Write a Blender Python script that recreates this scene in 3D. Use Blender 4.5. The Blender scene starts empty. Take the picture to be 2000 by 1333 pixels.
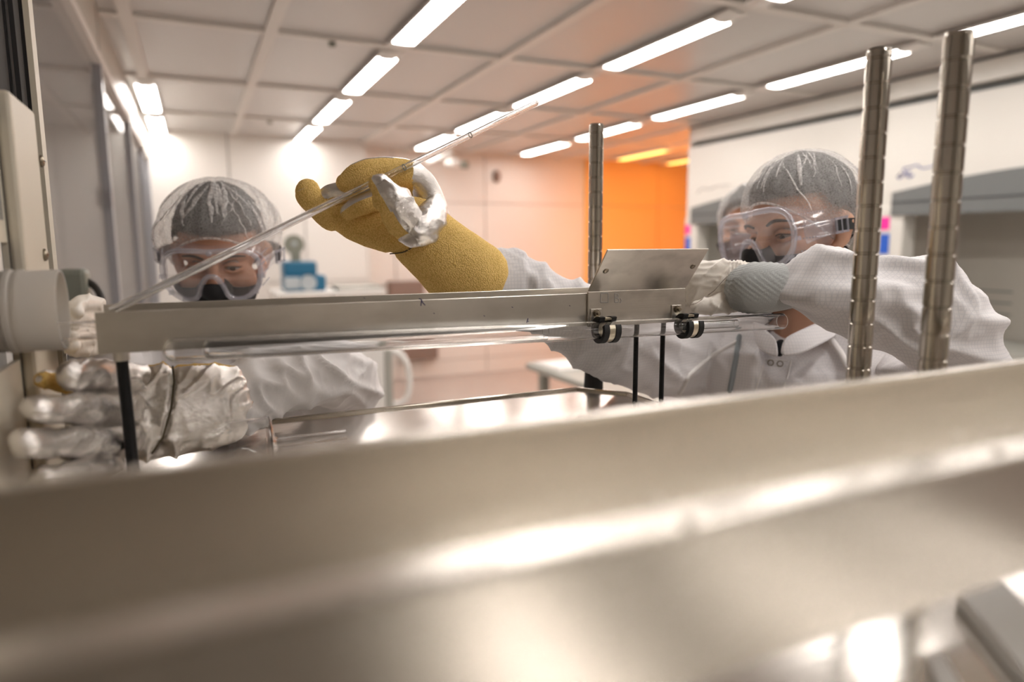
import bpy, bmesh, math, random
from mathutils import Vector as V, Matrix, noise, geometry
random.seed(7)
sc = bpy.context.scene
COL = sc.collection

# ------------------------------------------------------------------ camera, world, exposure
F = 1350.0
YAW, PIT, ROLL = math.radians(24.6), math.radians(8.0), math.radians(0.3)
EYE = V((0, 0, 1.5))
fw = V((math.sin(YAW)*math.cos(PIT), math.cos(YAW)*math.cos(PIT), -math.sin(PIT)))
rt0 = V((math.cos(YAW), -math.sin(YAW), 0)); dn0 = fw.cross(rt0)
RT = rt0*math.cos(ROLL) + dn0*math.sin(ROLL)
DN = -rt0*math.sin(ROLL) + dn0*math.cos(ROLL)
UP = -DN
cam = bpy.data.objects.new('camera', bpy.data.cameras.new('camera')); COL.objects.link(cam)
M3 = Matrix((RT, UP, -fw)).transposed()
cam.matrix_world = Matrix.Translation(EYE) @ M3.to_4x4()
cam.data.sensor_width = 36; cam.data.lens = 36*F/2000; cam.data.clip_start = .01
cam.data.dof.use_dof = True; cam.data.dof.focus_distance = 0.97; cam.data.dof.aperture_fstop = 2.1
sc.camera = cam
w = bpy.data.worlds.new('world'); sc.world = w; w.use_nodes = True
w.node_tree.nodes['Background'].inputs[0].default_value = (1, .95, .9, 1)
w.node_tree.nodes['Background'].inputs[1].default_value = .05
vs = sc.view_settings
vs.view_transform = 'Standard'; vs.look = 'None'; vs.gamma = 1; vs.use_curve_mapping = False
vs.exposure = 0.74
LAMP = 15.0           # strength of the ceiling tubes
AMBER = 21.0          # strength of the amber tubes
sc.cycles.max_bounces = 11; sc.cycles.transmission_bounces = 10; sc.cycles.transparent_max_bounces = 24
sc.cycles.glossy_bounces = 6; sc.cycles.diffuse_bounces = 5; sc.cycles.caustics_refractive = False
sc.cycles.sample_clamp_indirect = 6

# pixel (2000x1333 frame) -> place in the room, used to measure where things stand
def ray(x, y): return fw + RT*((x-1000)/F) + DN*((y-666.5)/F)
def P(x, y, d): return EYE + ray(x, y)*d
def onY(x, y, Y): r = ray(x, y); return EYE + r*(Y/r.y)
def onX(x, y, X): r = ray(x, y); return EYE + r*(X/r.x)
def onZ(x, y, z): r = ray(x, y); return EYE + r*((z-EYE.z)/r.z)
def PX(p):
    d = p-EYE; z = d.dot(fw); return (1000+F*d.dot(RT)/z, 666.5+F*d.dot(DN)/z)

# ------------------------------------------------------------------ materials
MATS = {}
def mat(name, col=(.8,.8,.8), rough=.5, metal=0, spec=.5, bump=None, bstr=.2, var=None, trans=0, ior=1.45, emit=None, estr=0, sss=0, coat=0, sheen=0, bump2=None):
    """bump / var: (texture kind, scale xyz) in object space"""
    m = bpy.data.materials.new(name); m.use_nodes = True; MATS[name] = m
    nt = m.node_tree; b = nt.nodes['Principled BSDF']; L = nt.links
    b.inputs['Base Color'].default_value = (*col, 1); b.inputs['Roughness'].default_value = rough
    b.inputs['Metallic'].default_value = metal; b.inputs['Specular IOR Level'].default_value = spec
    b.inputs['IOR'].default_value = ior; b.inputs['Transmission Weight'].default_value = trans
    b.inputs['Coat Weight'].default_value = coat; b.inputs['Sheen Weight'].default_value = sheen
    if sss: b.inputs['Subsurface Weight'].default_value = sss; b.inputs['Subsurface Radius'].default_value = (.01,.004,.002)
    if emit: b.inputs['Emission Color'].default_value = (*emit, 1); b.inputs['Emission Strength'].default_value = estr
    def tex(kind, scale):
        tc = nt.nodes.new('ShaderNodeTexCoord'); mp = nt.nodes.new('ShaderNodeMapping')
        mp.inputs['Scale'].default_value = scale; L.new(tc.outputs['Object'], mp.inputs['Vector'])
        if kind == 'noise':
            t = nt.nodes.new('ShaderNodeTexNoise'); t.inputs['Scale'].default_value = 1; t.inputs['Detail'].default_value = 5
            L.new(mp.outputs[0], t.inputs['Vector']); return t.outputs['Fac']
        if kind == 'voronoi':
            t = nt.nodes.new('ShaderNodeTexVoronoi'); t.inputs['Scale'].default_value = 1
            L.new(mp.outputs[0], t.inputs['Vector']); return t.outputs['Distance']
        if kind == 'weave':
            outs = []
            for d in ('X', 'Y', 'Z'):
                t = nt.nodes.new('ShaderNodeTexWave'); t.bands_direction = d; t.inputs['Scale'].default_value = 1
                t.inputs['Distortion'].default_value = .6
                L.new(mp.outputs[0], t.inputs['Vector']); outs.append(t.outputs['Fac'])
            a = nt.nodes.new('ShaderNodeMath'); a.operation = 'MULTIPLY'; L.new(outs[0], a.inputs[0]); L.new(outs[2], a.inputs[1])
            a2 = nt.nodes.new('ShaderNodeMath'); a2.operation = 'ADD'; L.new(a.outputs[0], a2.inputs[0])
            a3 = nt.nodes.new('ShaderNodeMath'); a3.operation = 'MULTIPLY'; a3.inputs[1].default_value = .4; L.new(outs[1], a3.inputs[0]); L.new(a3.outputs[0], a2.inputs[1])
            return a2.outputs[0]
    if bump:
        o = tex(*bump); bn = nt.nodes.new('ShaderNodeBump'); bn.inputs['Strength'].default_value = bstr; bn.inputs['Distance'].default_value = .002
        L.new(o, bn.inputs['Height']); L.new(bn.outputs[0], b.inputs['Normal'])
        if bump2:
            o2 = tex(*bump2); b2 = nt.nodes.new('ShaderNodeBump'); b2.inputs['Strength'].default_value = .55; b2.inputs['Distance'].default_value = .006
            L.new(o2, b2.inputs['Height']); L.new(b2.outputs[0], bn.inputs['Normal'])
    if var:
        kind, scale, c2, lo, hi = var
        o = tex(kind, scale); r = nt.nodes.new('ShaderNodeMapRange'); r.inputs[1].default_value = lo; r.inputs[2].default_value = hi
        L.new(o, r.inputs[0]); mx = nt.nodes.new('ShaderNodeMix'); mx.data_type = 'RGBA'
        mx.inputs[6].default_value = (*col, 1); mx.inputs[7].default_value = (*c2, 1)
        L.new(r.outputs[0], mx.inputs[0]); L.new(mx.outputs[2], b.inputs['Base Color'])
    return m

def mat_thin(name, col, alpha, gloss=.06, fibre=None, rough=.5, lo=.35, hi=.65):
    """thin see-through sheet: clear share, cloth or film share, and a little gloss"""
    m = bpy.data.materials.new(name); m.use_nodes = True; MATS[name] = m
    nt = m.node_tree; L = nt.links; nt.nodes.remove(nt.nodes['Principled BSDF'])
    out = nt.nodes['Material Output']
    tr = nt.nodes.new('ShaderNodeBsdfTransparent'); df = nt.nodes.new('ShaderNodeBsdfDiffuse'); tl = nt.nodes.new('ShaderNodeBsdfTranslucent')
    gl = nt.nodes.new('ShaderNodeBsdfGlossy'); gl.inputs['Roughness'].default_value = rough
    df.inputs[0].default_value = (*col, 1); tl.inputs[0].default_value = (*col, 1)
    m0 = nt.nodes.new('ShaderNodeMixShader'); m0.inputs[0].default_value = .4; L.new(df.outputs[0], m0.inputs[1]); L.new(tl.outputs[0], m0.inputs[2])
    m1 = nt.nodes.new('ShaderNodeMixShader'); m1.inputs[0].default_value = alpha; L.new(tr.outputs[0], m1.inputs[1]); L.new(m0.outputs[0], m1.inputs[2])
    if fibre:
        tc = nt.nodes.new('ShaderNodeTexCoord'); n = nt.nodes.new('ShaderNodeTexNoise'); n.inputs['Scale'].default_value = fibre
        n.inputs['Detail'].default_value = 6; n.inputs['Distortion'].default_value = 1.5
        L.new(tc.outputs['Object'], n.inputs['Vector']); r = nt.nodes.new('ShaderNodeMapRange')
        r.inputs[1].default_value = lo; r.inputs[2].default_value = hi; r.inputs[3].default_value = alpha*.5; r.inputs[4].default_value = min(1, alpha*1.7)
        L.new(n.outputs['Fac'], r.inputs[0]); L.new(r.outputs[0], m1.inputs[0])
    m2 = nt.nodes.new('ShaderNodeMixShader'); m2.inputs[0].default_value = gloss; L.new(m1.outputs[0], m2.inputs[1]); L.new(gl.outputs[0], m2.inputs[2])
    L.new(m2.outputs[0], out.inputs['Surface']); return m

def mat_grid(name, col, line, pitch, rough=.75, bstr=.25):
    """cleanroom cloth: fine grid of conductive threads"""
    m = mat(name, col, rough, bump=('noise', (60, 60, 60)), bstr=bstr, sheen=.15)
    nt = m.node_tree; L = nt.links; b = nt.nodes['Principled BSDF']
    tc = nt.nodes.new('ShaderNodeTexCoord'); sp = nt.nodes.new('ShaderNodeSeparateXYZ'); L.new(tc.outputs['Object'], sp.inputs[0])
    geo = nt.nodes.new('ShaderNodeNewGeometry'); ns = nt.nodes.new('ShaderNodeSeparateXYZ'); L.new(geo.outputs['True Normal'], ns.inputs[0])
    tot = None
    for i in range(3):
        a = nt.nodes.new('ShaderNodeMath'); a.operation = 'PINGPONG'; a.inputs[1].default_value = pitch/2; L.new(sp.outputs[i], a.inputs[0])
        c = nt.nodes.new('ShaderNodeMath'); c.operation = 'LESS_THAN'; c.inputs[1].default_value = pitch*.09; L.new(a.outputs[0], c.inputs[0])
        ab = nt.nodes.new('ShaderNodeMath'); ab.operation = 'ABSOLUTE'; L.new(ns.outputs[i], ab.inputs[0])
        lt = nt.nodes.new('ShaderNodeMath'); lt.operation = 'LESS_THAN'; lt.inputs[1].default_value = .75; L.new(ab.outputs[0], lt.inputs[0])
        mu = nt.nodes.new('ShaderNodeMath'); mu.operation = 'MULTIPLY'; L.new(c.outputs[0], mu.inputs[0]); L.new(lt.outputs[0], mu.inputs[1])
        if tot is None: tot = mu
        else:
            x = nt.nodes.new('ShaderNodeMath'); x.operation = 'MAXIMUM'; L.new(tot.outputs[0], x.inputs[0]); L.new(mu.outputs[0], x.inputs[1]); tot = x
    mx = nt.nodes.new('ShaderNodeMix'); mx.data_type = 'RGBA'; mx.inputs[6].default_value = (*col, 1); mx.inputs[7].default_value = (*line, 1)
    L.new(tot.outputs[0], mx.inputs[0]); L.new(mx.outputs[2], b.inputs['Base Color']); return m

mat('panel_white', (.80,.77,.73), .35, bump=('noise', (3,3,3)), bstr=.02)
mat('joint_grey', (.42,.40,.38), .6)
mat('ceiling_panel', (.62,.60,.58), .30, bump=('noise', (4,4,4)), bstr=.03)
mat('grid_white', (.74,.71,.67), .4)
mat('floor_vinyl', (.52,.46,.42), .3, var=('noise', (6,6,6), (.46,.41,.38), .3, .7))
mat('amber_lit_panel', (.95,.60,.22), .35)  # orange light on the wall, put into the base colour
mat('lamp_white', (.9,.9,.9), .4, emit=(1,.94,.89), estr=LAMP)
mat('lamp_amber', (.9,.5,.1), .4, emit=(1,.30,.06), estr=AMBER)
mat('lamp_amber_soft', (.9,.6,.2), .4, emit=(1,.50,.12), estr=3.0)
mat('housing', (.82,.80,.77), .35)
mat('aluminium', (.66,.63,.58), .30, metal=1, bump=('noise', (12,500,500)), bstr=.06, var=('noise', (14,14,30), (.55,.52,.47), .4, .75))
mat('aluminium_dull', (.60,.56,.50), .38, metal=1, bump=('noise', (10,400,400)), bstr=.08, var=('noise', (25,25,45), (.40,.37,.33), .45, .8))
mat('aluminium_bright', (.74,.70,.64), .27, metal=1, bump=('noise', (8,300,300)), bstr=.08)
mat('steel_sheet', (.68,.65,.61), .16, metal=1, bump=('noise', (10,250,250)), bstr=.07)
mat('post_chrome', (.52,.48,.42), .13, metal=1)
mat('post_groove', (.35,.32,.28), .3, metal=1)
mat('bolt_steel', (.30,.26,.20), .32, metal=1)
mat('zinc_band', (.78,.72,.58), .28, metal=1)
mat('rubber', (.014,.014,.014), .6)
mat('rod_black', (.012,.012,.013), .38)
mat('black_plastic', (.016,.017,.018), .45)
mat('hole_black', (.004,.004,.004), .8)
mat('quartz', (1,1,1), .0, trans=1, ior=1.45)
mat('quartz_frosted', (.93,.87,.80), .36, trans=.55, ior=1.3, bump=('noise', (40,40,40)), bstr=.06)
mat('furnace_paint', (.62,.57,.47), .42, bump=('noise', (300,300,300)), bstr=.03)
mat('frame_grey', (.42,.43,.46), .3, metal=.6)
mat('frame_dark', (.03,.03,.035), .4)
mat('hood_enamel', (.76,.74,.69), .28)
mat('hood_grey', (.17,.18,.18), .42)
mat('hood_inner', (.50,.48,.43), .4)
mat('sticker_pink', (.95,.03,.38), .5)
mat('sticker_blue', (.02,.12,.62), .5)
mat('ink_blue', (.06,.08,.35), .6)
mat('ink_dark', (.05,.04,.12), .6)
mat('ink_faint', (.44,.42,.40), .5, metal=.5)
mat_grid('coat_cloth', (.80,.78,.79), (.71,.70,.72), .0052)
mat('coat_fine', (.82,.80,.80), .75, bump=('noise', (50,50,50)), bstr=.25, sheen=.2)
mat('coat_trim', (.30,.33,.35), .8)
mat('coat_tape', (.86,.84,.83), .7, bump=('noise', (200,200,200)), bstr=.2)
mat('knit_cuff', (.56,.58,.58), .9, bump=('weave', (420,420,420)), bstr=.5)
mat('latex', (.84,.79,.72), .42, bump=('noise', (90,90,90)), bstr=.25)
mat('kevlar', (.72,.47,.14), .95, spec=.2, bump=('voronoi', (520,520,520)), bstr=.55, var=('voronoi', (520,520,520), (.95,.69,.28), .75, .1))
mat('silver_foil', (.74,.71,.68), .27, metal=1, bump=('weave', (300,300,300)), bstr=.22, bump2=('noise', (38,38,60)))
mat('silver_edge', (.70,.68,.64), .4, metal=.8, bump=('noise', (600,600,600)), bstr=.3)
mat('seam_thread', (.10,.08,.05), .8)
mat('skin', (.60,.34,.23), .5, sss=.12, bump=('noise', (140,140,140)), bstr=.08)
mat('skin_warm', (.60,.32,.21), .5, sss=.12)
mat('eye_white', (.45,.42,.39), .15)
mat('eye_dark', (.02,.012,.008), .1)
mat('hair', (.018,.014,.012), .55, bump=('noise', (40,300,300)), bstr=.8)
mat('mask_black', (.012,.012,.014), .75, bump=('noise', (300,300,300)), bstr=.1)
mat_thin('hairnet', (.92,.90,.88), .30, .015, fibre=320, lo=.25, hi=.75)
mat_thin('hairnet_fold', (.95,.93,.92), .42, .02, fibre=90)
mat_thin('vinyl', (.78,.78,.88), .16, .13, rough=.12)
mat_thin('vinyl_rim', (.70,.71,.82), .31, .16, rough=.12)
mat_thin('lens', (.85,.80,.80), .12, .10, rough=.03)
mat_thin('window_pane', (.62,.64,.66), .10, .16, rough=.02)
mat('blue_plastic', (.015,.13,.24), .4)
mat('gauge_grey', (.22,.23,.19), .5)
mat('clear_grey', (.42,.46,.48), .3)
mat('box_brown', (.24,.17,.14), .6)
mat('paper', (.85,.83,.80), .7)
mat('orange_item', (.85,.25,.06), .5)
mat('dark_item', (.05,.045,.04), .5)
mat('white_plastic', (.84,.83,.80), .35)
mat('bench_grey', (.42,.42,.38), .45)

# ------------------------------------------------------------------ mesh helpers
def basis(t):
    t = t.normalized(); a = V((0,0,1)) if abs(t.z) < .9 else V((1,0,0))
    x = a.cross(t).normalized(); return x, t.cross(x)
class MB:
    def __init__(s): s.v = []; s.f = []
    def box(s, lo, hi):
        b = len(s.v); x0,y0,z0 = lo; x1,y1,z1 = hi
        s.v += [V(p) for p in ((x0,y0,z0),(x1,y0,z0),(x1,y1,z0),(x0,y1,z0),(x0,y0,z1),(x1,y0,z1),(x1,y1,z1),(x0,y1,z1))]
        s.f += [tuple(b+i for i in q) for q in ((3,2,1,0),(4,5,6,7),(0,1,5,4),(1,2,6,5),(2,3,7,6),(3,0,4,7))]; return s
    def slab(s, quad, off):
        """a quad (4 points) given thickness along off"""
        b = len(s.v); s.v += [V(p) for p in quad] + [V(p)+V(off) for p in quad]
        s.f += [tuple(b+i for i in q) for q in ((3,2,1,0),(4,5,6,7),(0,1,5,4),(1,2,6,5),(2,3,7,6),(3,0,4,7))]; return s
    def rings(s, rings, caps=(True, True), closed=False):
        b = len(s.v); n = len(rings[0])
        for r in rings: s.v += [V(p) for p in r]
        k = len(rings)
        for i in range(k if closed else k-1):
            for j in range(n):
                i2 = (i+1) % k; s.f.append((b+i*n+j, b+i*n+(j+1)%n, b+i2*n+(j+1)%n, b+i2*n+j))
        if not closed:
            if caps[0]: s.f.append(tuple(b+j for j in reversed(range(n))))
            if caps[1]: s.f.append(tuple(b+(k-1)*n+j for j in range(n)))
        return s
    def cyl(s, p0, p1, r, n=20, r2=None):
        p0, p1 = V(p0), V(p1); x, y = basis(p1-p0); r2 = r if r2 is None else r2
        c = [x*math.cos(2*math.pi*j/n)+y*math.sin(2*math.pi*j/n) for j in range(n)]
        return s.rings([[p0+d*r for d in c], [p1+d*r2 for d in c]])
    def lathe(s, p0, axis, prof, n=40, closed=True):
        """prof: list of (distance along axis, radius); closed loop makes a hollow wall"""
        p0 = V(p0); axis = V(axis).normalized(); x, y = basis(axis)
        c = [x*math.cos(2*math.pi*j/n)+y*math.sin(2*math.pi*j/n) for j in range(n)]
        return s.rings([[p0+axis*a+d*max(r, 1e-5) for d in c] for a, r in prof], closed=closed)
    def ball(s, c, r, rx=None, n=16, m=10, frame=None):
        c = V(c); rr = V(rx) if rx else V((r,r,r)); fr = frame or (V((1,0,0)), V((0,1,0)), V((0,0,1)))
        rg = []
        for i in range(m+1):
            th = math.pi*(i+.02)/(m+.04)
            rg.append([c+fr[0]*rr.x*math.sin(th)*math.cos(2*math.pi*j/n)+fr[1]*rr.y*math.sin(th)*math.sin(2*math.pi*j/n)-fr[2]*rr.z*math.cos(th) for j in range(n)])
        return s.rings(rg)
    def chain(s, pts, n=16, k=1.0, sub=5, ref=None, caps=True):
        """pts: (point, radius[, depth factor]); smooth tapered limb with round ends; ref = axis along which factor k squashes"""
        P_ = [V(p[0]) for p in pts]; R_ = [p[1] for p in pts]; K_ = [p[2] if len(p) > 2 else k for p in pts]
        def cr(a, i, t):
            p0, p1, p2, p3 = a[max(i-1,0)], a[i], a[i+1], a[min(i+2,len(a)-1)]
            return p1*1.0 + (p2-p0)*(.5*t) + (p0*2.0-p1*5.0+p2*4.0-p3)*(.5*t*t) + (p1*3.0-p0-p2*3.0+p3)*(.5*t**3)
        c, r, kk = [], [], []
        for i in range(len(P_)-1):
            for q in range(sub):
                t = q/sub; c.append(cr(P_, i, t)); r.append(max(1e-5, cr(R_, i, t))); kk.append(cr(K_, i, t))
        c.append(P_[-1]); r.append(R_[-1]); kk.append(K_[-1])
        T = [(c[min(i+1,len(c)-1)]-c[max(i-1,0)]).normalized() for i in range(len(c))]
        fr = []
        if ref is None:
            x, y = basis(T[0])
            for t in T:
                x = (x-t*x.dot(t)).normalized(); fr.append((x, t.cross(x)))
        else:
            for t in T:
                x = ref.cross(t)
                x = x.normalized() if x.length > .05 else basis(t)[0]
                if fr and x.dot(fr[-1][0]) < 0: x = -x
                fr.append((x, t.cross(x)))
        rg = []
        def ring(ce, ra, k_, f_): rg.append([ce+f_[0]*ra*math.cos(2*math.pi*j/n)+f_[1]*ra*k_*math.sin(2*math.pi*j/n) for j in range(n)])
        if caps:
            for a in (1.45, 1.1, .7, .35): ring(c[0]-T[0]*r[0]*math.sin(a)*min(1, kk[0]), r[0]*math.cos(a), kk[0], fr[0])
        for i in range(len(c)): ring(c[i], r[i], kk[i], fr[i])
        if caps:
            for a in (.35, .7, 1.1, 1.45): ring(c[-1]+T[-1]*r[-1]*math.sin(a)*min(1, kk[-1]), r[-1]*math.cos(a), kk[-1], fr[-1])
        return s.rings(rg)
    def chainpx(s, pts, **kw):
        """pts: (px, py, depth, radius in px[, depth factor]) measured in the photograph"""
        q = [(P(p[0], p[1], p[2]), p[3]*p[2]/F) + ((p[4],) if len(p) > 4 else ()) for p in pts]
        return s.chain(q, ref=kw.pop('ref', fw), **kw)
    def mesh(s, name):
        m = bpy.data.meshes.new(name); m.from_pydata([tuple(v) for v in s.v], [], s.f); m.update(); return m
    def build(s, name, m, parent=None, smooth=False, bevel=0, **kw): return obj(name, s.mesh(name), m, parent, smooth, bevel, **kw)

def obj(name, mesh, m, parent=None, smooth=False, bevel=0, label=None, cat=None, group=None, kind=None, angle=None):
    bm = bmesh.new(); bm.from_mesh(mesh); bmesh.ops.recalc_face_normals(bm, faces=bm.faces); bm.to_mesh(mesh); bm.free()
    mesh.materials.clear(); mesh.materials.append(MATS[m])
    o = bpy.data.objects.new(name, mesh); COL.objects.link(o)
    if smooth:
        mesh.polygons.foreach_set('use_smooth', [True]*len(mesh.polygons))
        if angle: mesh.set_sharp_from_angle(angle=math.radians(angle))
    if bevel:
        b = o.modifiers.new('bevel', 'BEVEL'); b.width = bevel; b.segments = 2; b.limit_method = 'ANGLE'
    if parent is not None: adopt(o, parent)
    tag(o, label, cat, group, kind); return o
def world(o):
    m = o.matrix_basis.copy()
    return (world(o.parent) @ o.matrix_parent_inverse @ m) if o.parent else m
def adopt(o, parent): o.parent = parent; o.matrix_parent_inverse = world(parent).inverted()
def tag(o, label=None, cat=None, group=None, kind=None):
    for k, v in (('label', label), ('category', cat), ('group', group), ('kind', kind)):
        if v: o[k] = v
    return o
def thing(name, label, cat, loc=(0,0,0), group=None):
    o = bpy.data.objects.new(name, None); COL.objects.link(o); o.location = loc; o.empty_display_size = .1
    return tag(o, label, cat, group)
def copy_tree(o, parent=None, delta=V((0,0,0))):
    c = o.copy(); COL.objects.link(c)
    if parent is not None: c.parent = parent
    else: c.location = o.location + V(delta)
    for ch in list(o.children): copy_tree(ch, c)
    return c
def inst(name, mesh, loc, parent):
    o = bpy.data.objects.new(name, mesh); COL.objects.link(o); o.location = loc; adopt(o, parent); return o
def fuse(mb, voxel, smooth=4, fac=.5):
    """one continuous skin over overlapping pieces"""
    me = mb.mesh('tmp')
    bm = bmesh.new(); bm.from_mesh(me); bmesh.ops.recalc_face_normals(bm, faces=bm.faces); bm.to_mesh(me); bm.free()
    o = bpy.data.objects.new('tmp', me); COL.objects.link(o)
    r = o.modifiers.new('r', 'REMESH'); r.mode = 'VOXEL'; r.voxel_size = voxel
    s_ = o.modifiers.new('s', 'SMOOTH'); s_.iterations = smooth; s_.factor = fac
    dg = bpy.context.evaluated_depsgraph_get(); ev = o.evaluated_get(dg)
    m2 = bpy.data.meshes.new_from_object(ev); bpy.data.objects.remove(o); return m2
def displace(me, fn):
    nr = [v.normal.copy() for v in me.vertices]
    for v, n in zip(me.vertices, nr):
        d = fn(v.co, n)
        if d: v.co = v.co + n*d
    me.update()
def smooth_mesh(me, it=2, fac=.5):
    bm = bmesh.new(); bm.from_mesh(me)
    for _ in range(it): bmesh.ops.smooth_vert(bm, verts=bm.verts, factor=fac, use_axis_x=True, use_axis_y=True, use_axis_z=True)
    bm.to_mesh(me); bm.free()
def ridge(p, pw=2.0):
    return max(0, 1-abs(noise.noise(p))*2.2)**pw
def split(me, test):
    """two meshes: faces failing / passing the test(center, normal)"""
    out = []
    for want in (False, True):
        bm = bmesh.new(); bm.from_mesh(me); bm.normal_update()
        bmesh.ops.delete(bm, geom=[f for f in bm.faces if test(f.calc_center_median(), f.normal) != want], context='FACES')
        m = bpy.data.meshes.new('half'); bm.to_mesh(m); bm.free(); out.append(m)
    return out
def inpoly(x, y, poly):
    c = False; j = len(poly)-1
    for i in range(len(poly)):
        (xi, yi), (xj, yj) = poly[i], poly[j]
        if (yi > y) != (yj > y) and x < (xj-xi)*(y-yi)/(yj-yi)+xi: c = not c
        j = i
    return c

#==BODY==
# ------------------------------------------------------------------ the room
RX0, RX1, RY0, RY1, CZ = -1.7, 6.3, -3.0, 7.4, 2.5
MB().box((RX0,RY0,-.1), (RX1,RY1+.1,0)).build('floor', 'floor_vinyl', kind='structure')
ceil = MB().box((RX0,RY0,CZ+.035), (RX1,RY1+.1,CZ+.12)).build('ceiling', 'joint_grey', kind='structure')
pm = MB().box((-.272,-.572,.008), (.272,.572,.035)).mesh('ceiling_panel'); pm.materials.append(MATS['ceiling_panel'])
gx = [-1.4+.6*i for i in range(13)]; gy = [-2.4+1.2*i for i in range(9)]
for x in gx[:-1]:
    for y in gy[:-1] + [gy[-1]]:
        if y+1.2 <= RY1+.2: inst('ceiling_panel', pm, (x+.3, y+.6, CZ), ceil)
bm_ = MB().box((-.028, RY0, -.012), (.028, RY1, .036)).mesh('grid_bar'); bm_.materials.append(MATS['grid_white'])
for x in gx: inst('grid_bar', bm_, (x, 0, CZ), ceil)
bm2 = MB().box((RX0, -.029, -.010), (RX1, .029, .036)).mesh('grid_bar'); bm2.materials.append(MATS['grid_white'])
for y in gy: inst('grid_bar', bm2, (0, y, CZ), ceil)
for q in ((.69, 3.62), (.63, 6.04)):       # sprinkler heads in the ceiling
    MB().cyl((q[0],q[1],CZ-.03), (q[0],q[1],CZ-.008), .018).build('sprinkler_cap', 'gauge_grey', ceil)

def wall_x(name, x0, x1, Y, cuts_x, cuts_z, m='panel_white', zt=CZ+.03):
    """wall facing -Y made of panels with recessed joints"""
    w_ = MB().box((x0,Y+.02,0), (x1,Y+.1,zt)).build(name, 'joint_grey', kind='structure')
    cx = [x0]+cuts_x+[x1]; cz = [0]+cuts_z+[zt]
    for a, b in zip(cx, cx[1:]):
        for c, d in zip(cz, cz[1:]):
            MB().box((a+.006,Y,c+.004), (b-.006,Y+.022,d-.004)).build('wall_panel', m, w_)
    return w_
wb = wall_x('wall_back', -.32, 1.6, 6.95, [.35, 1.0], [1.15], zt=CZ+.03)
MB().box((1.6,6.95,0), (1.62,7.42,CZ+.03)).build('return_panel', 'panel_white', wb)
wb2 = wall_x('wall_back_right', 1.62, 4.38, 7.4, [2.0, 3.06], [.19, 1.96])
wb3 = wall_x('wall_back_amber', 4.40, RX1, 7.4, [5.45], [1.96], m='amber_lit_panel')  # amber light painted into these panels, besides the lamps
MB().box((4.36,7.36,0), (4.42,7.42,CZ+.02)).build('door_jamb', 'amber_lit_panel', wb3)
MB().box((RX1,RY0,0), (RX1+.1,RY1+.1,CZ+.03)).build('wall_right', 'panel_white', kind='structure')
MB().box((RX0,RY0-.1,0), (RX1,RY0,CZ+.03)).build('wall_rear', 'hood_inner', kind='structure')
MB().box((RX0-.1,RY0,0), (RX0,RY1,CZ+.03)).build('wall_corridor', 'panel_white', kind='structure')
MB().box((RX0,7.35,0), (-.34,7.45,CZ+.03)).build('wall_corridor_end', 'panel_white', kind='structure')
# glazed partition on the left
WX = -.30
wl = MB().box((WX-.04,1.5,2.27), (WX,6.95,CZ+.03)).build('wall_left', 'hood_inner', kind='structure')
MB().box((WX-.05,1.5,2.245), (WX+.010,6.95,2.28)).build('window_head', 'grid_white', wl)
MB().box((WX-.04,1.5,0), (WX,6.95,.9)).build('lower_panel', 'panel_white', wl)
my = [1.5, 3.45, 4.95, 6.2, 6.95]
for y in my: MB().box((WX-.03,y-.03,.9), (WX+.004,y+.03,2.25)).build('mullion', 'frame_grey', wl)
for a, b in zip(my, my[1:]): MB().box((WX-.022,a+.02,.9), (WX-.016,b-.02,2.24)).build('window_pane', 'window_pane', wl)
for y in (2.4, 3.45, 4.95, 6.2): MB().box((WX-.001,y-.004,2.29), (WX+.003,y+.004,CZ)).build('panel_joint', 'joint_grey', wl)
MB().box((WX,3.36,1.66), (WX+.012,3.40,1.74)).build('door_handle', 'frame_grey', wl, bevel=.004)
MB().box((RX0,1.42,0), (WX,1.5,CZ+.03)).build('wall_bay', 'panel_white', kind='structure')

# ceiling tube lamps: teardrop section, white housing, glowing cover
def lamp_meshes(m):
    sec = [(-.05,0),(-.05,-.02),(-.028,-.05),(.028,-.05),(.05,-.02),(.05,0)]
    L_ = .46
    c = MB().box((-.052,-L_+.02,-.015), (.052,L_-.02,-.006))
    h = MB()
    h.box((-.060,-L_-.1,-.006), (.060,L_+.1,.0)).box((-.060,-L_-.02,-.014), (-.052,L_+.02,-.006)).box((.052,-L_-.02,-.014), (.060,L_+.02,-.006))
    for s_ in (-1, 1): h.rings([[V((x*k, s_*(L_-.02+e), z*k*.3-.004)) for x, z in sec] for e, k in ((0,1),(.05,.9),(.12,.4))])
    a, b = c.mesh('lamp_cover'), h.mesh('lamp_housing')
    a.materials.append(MATS[m]); b.materials.append(MATS['housing']); return a, b
la, lb = lamp_meshes('lamp_white'); aa, ab = lamp_meshes('lamp_amber_soft')
names = {-.2: 'beside the glass partition', 1.0: 'in the row over the bending worker', 2.2: 'in the row above the yellow glove', 3.4: 'in the row next to the fume hoods'}
order = ['sixth', 'fifth', 'fourth', 'third', 'second', 'first']
def lamp(x, y, label, ms, group):
    t = thing('ceiling_lamp', label, 'lamp', (x, y, CZ-.013), group)
    for n_, me in (('lamp_cover', ms[0]), ('lamp_housing', ms[1])):
        o = bpy.data.objects.new(n_, me); COL.objects.link(o); o.parent = t
for x in (-.2, 1.0, 2.2, 3.4):
    ks = range(-1, 8)
    for k in ks:
        y = 6.6-1.2*k
        if y < -2.4 or (x < 0 and (y < 5.0)): continue
        lab = 'white tube lamp %s, %s from the back wall' % (names[x], ['first','second','third','fourth','fifth','sixth','seventh','eighth'][k])  if k >= 0 else None
        if lab: lamp(x, y, lab, (la, lb), 'white ceiling tube lamps')
lamp(4.65, 6.62, 'amber tube lamp on the orange ceiling nearer the amber door jamb', (aa, ab), 'amber ceiling tube lamps')
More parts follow.
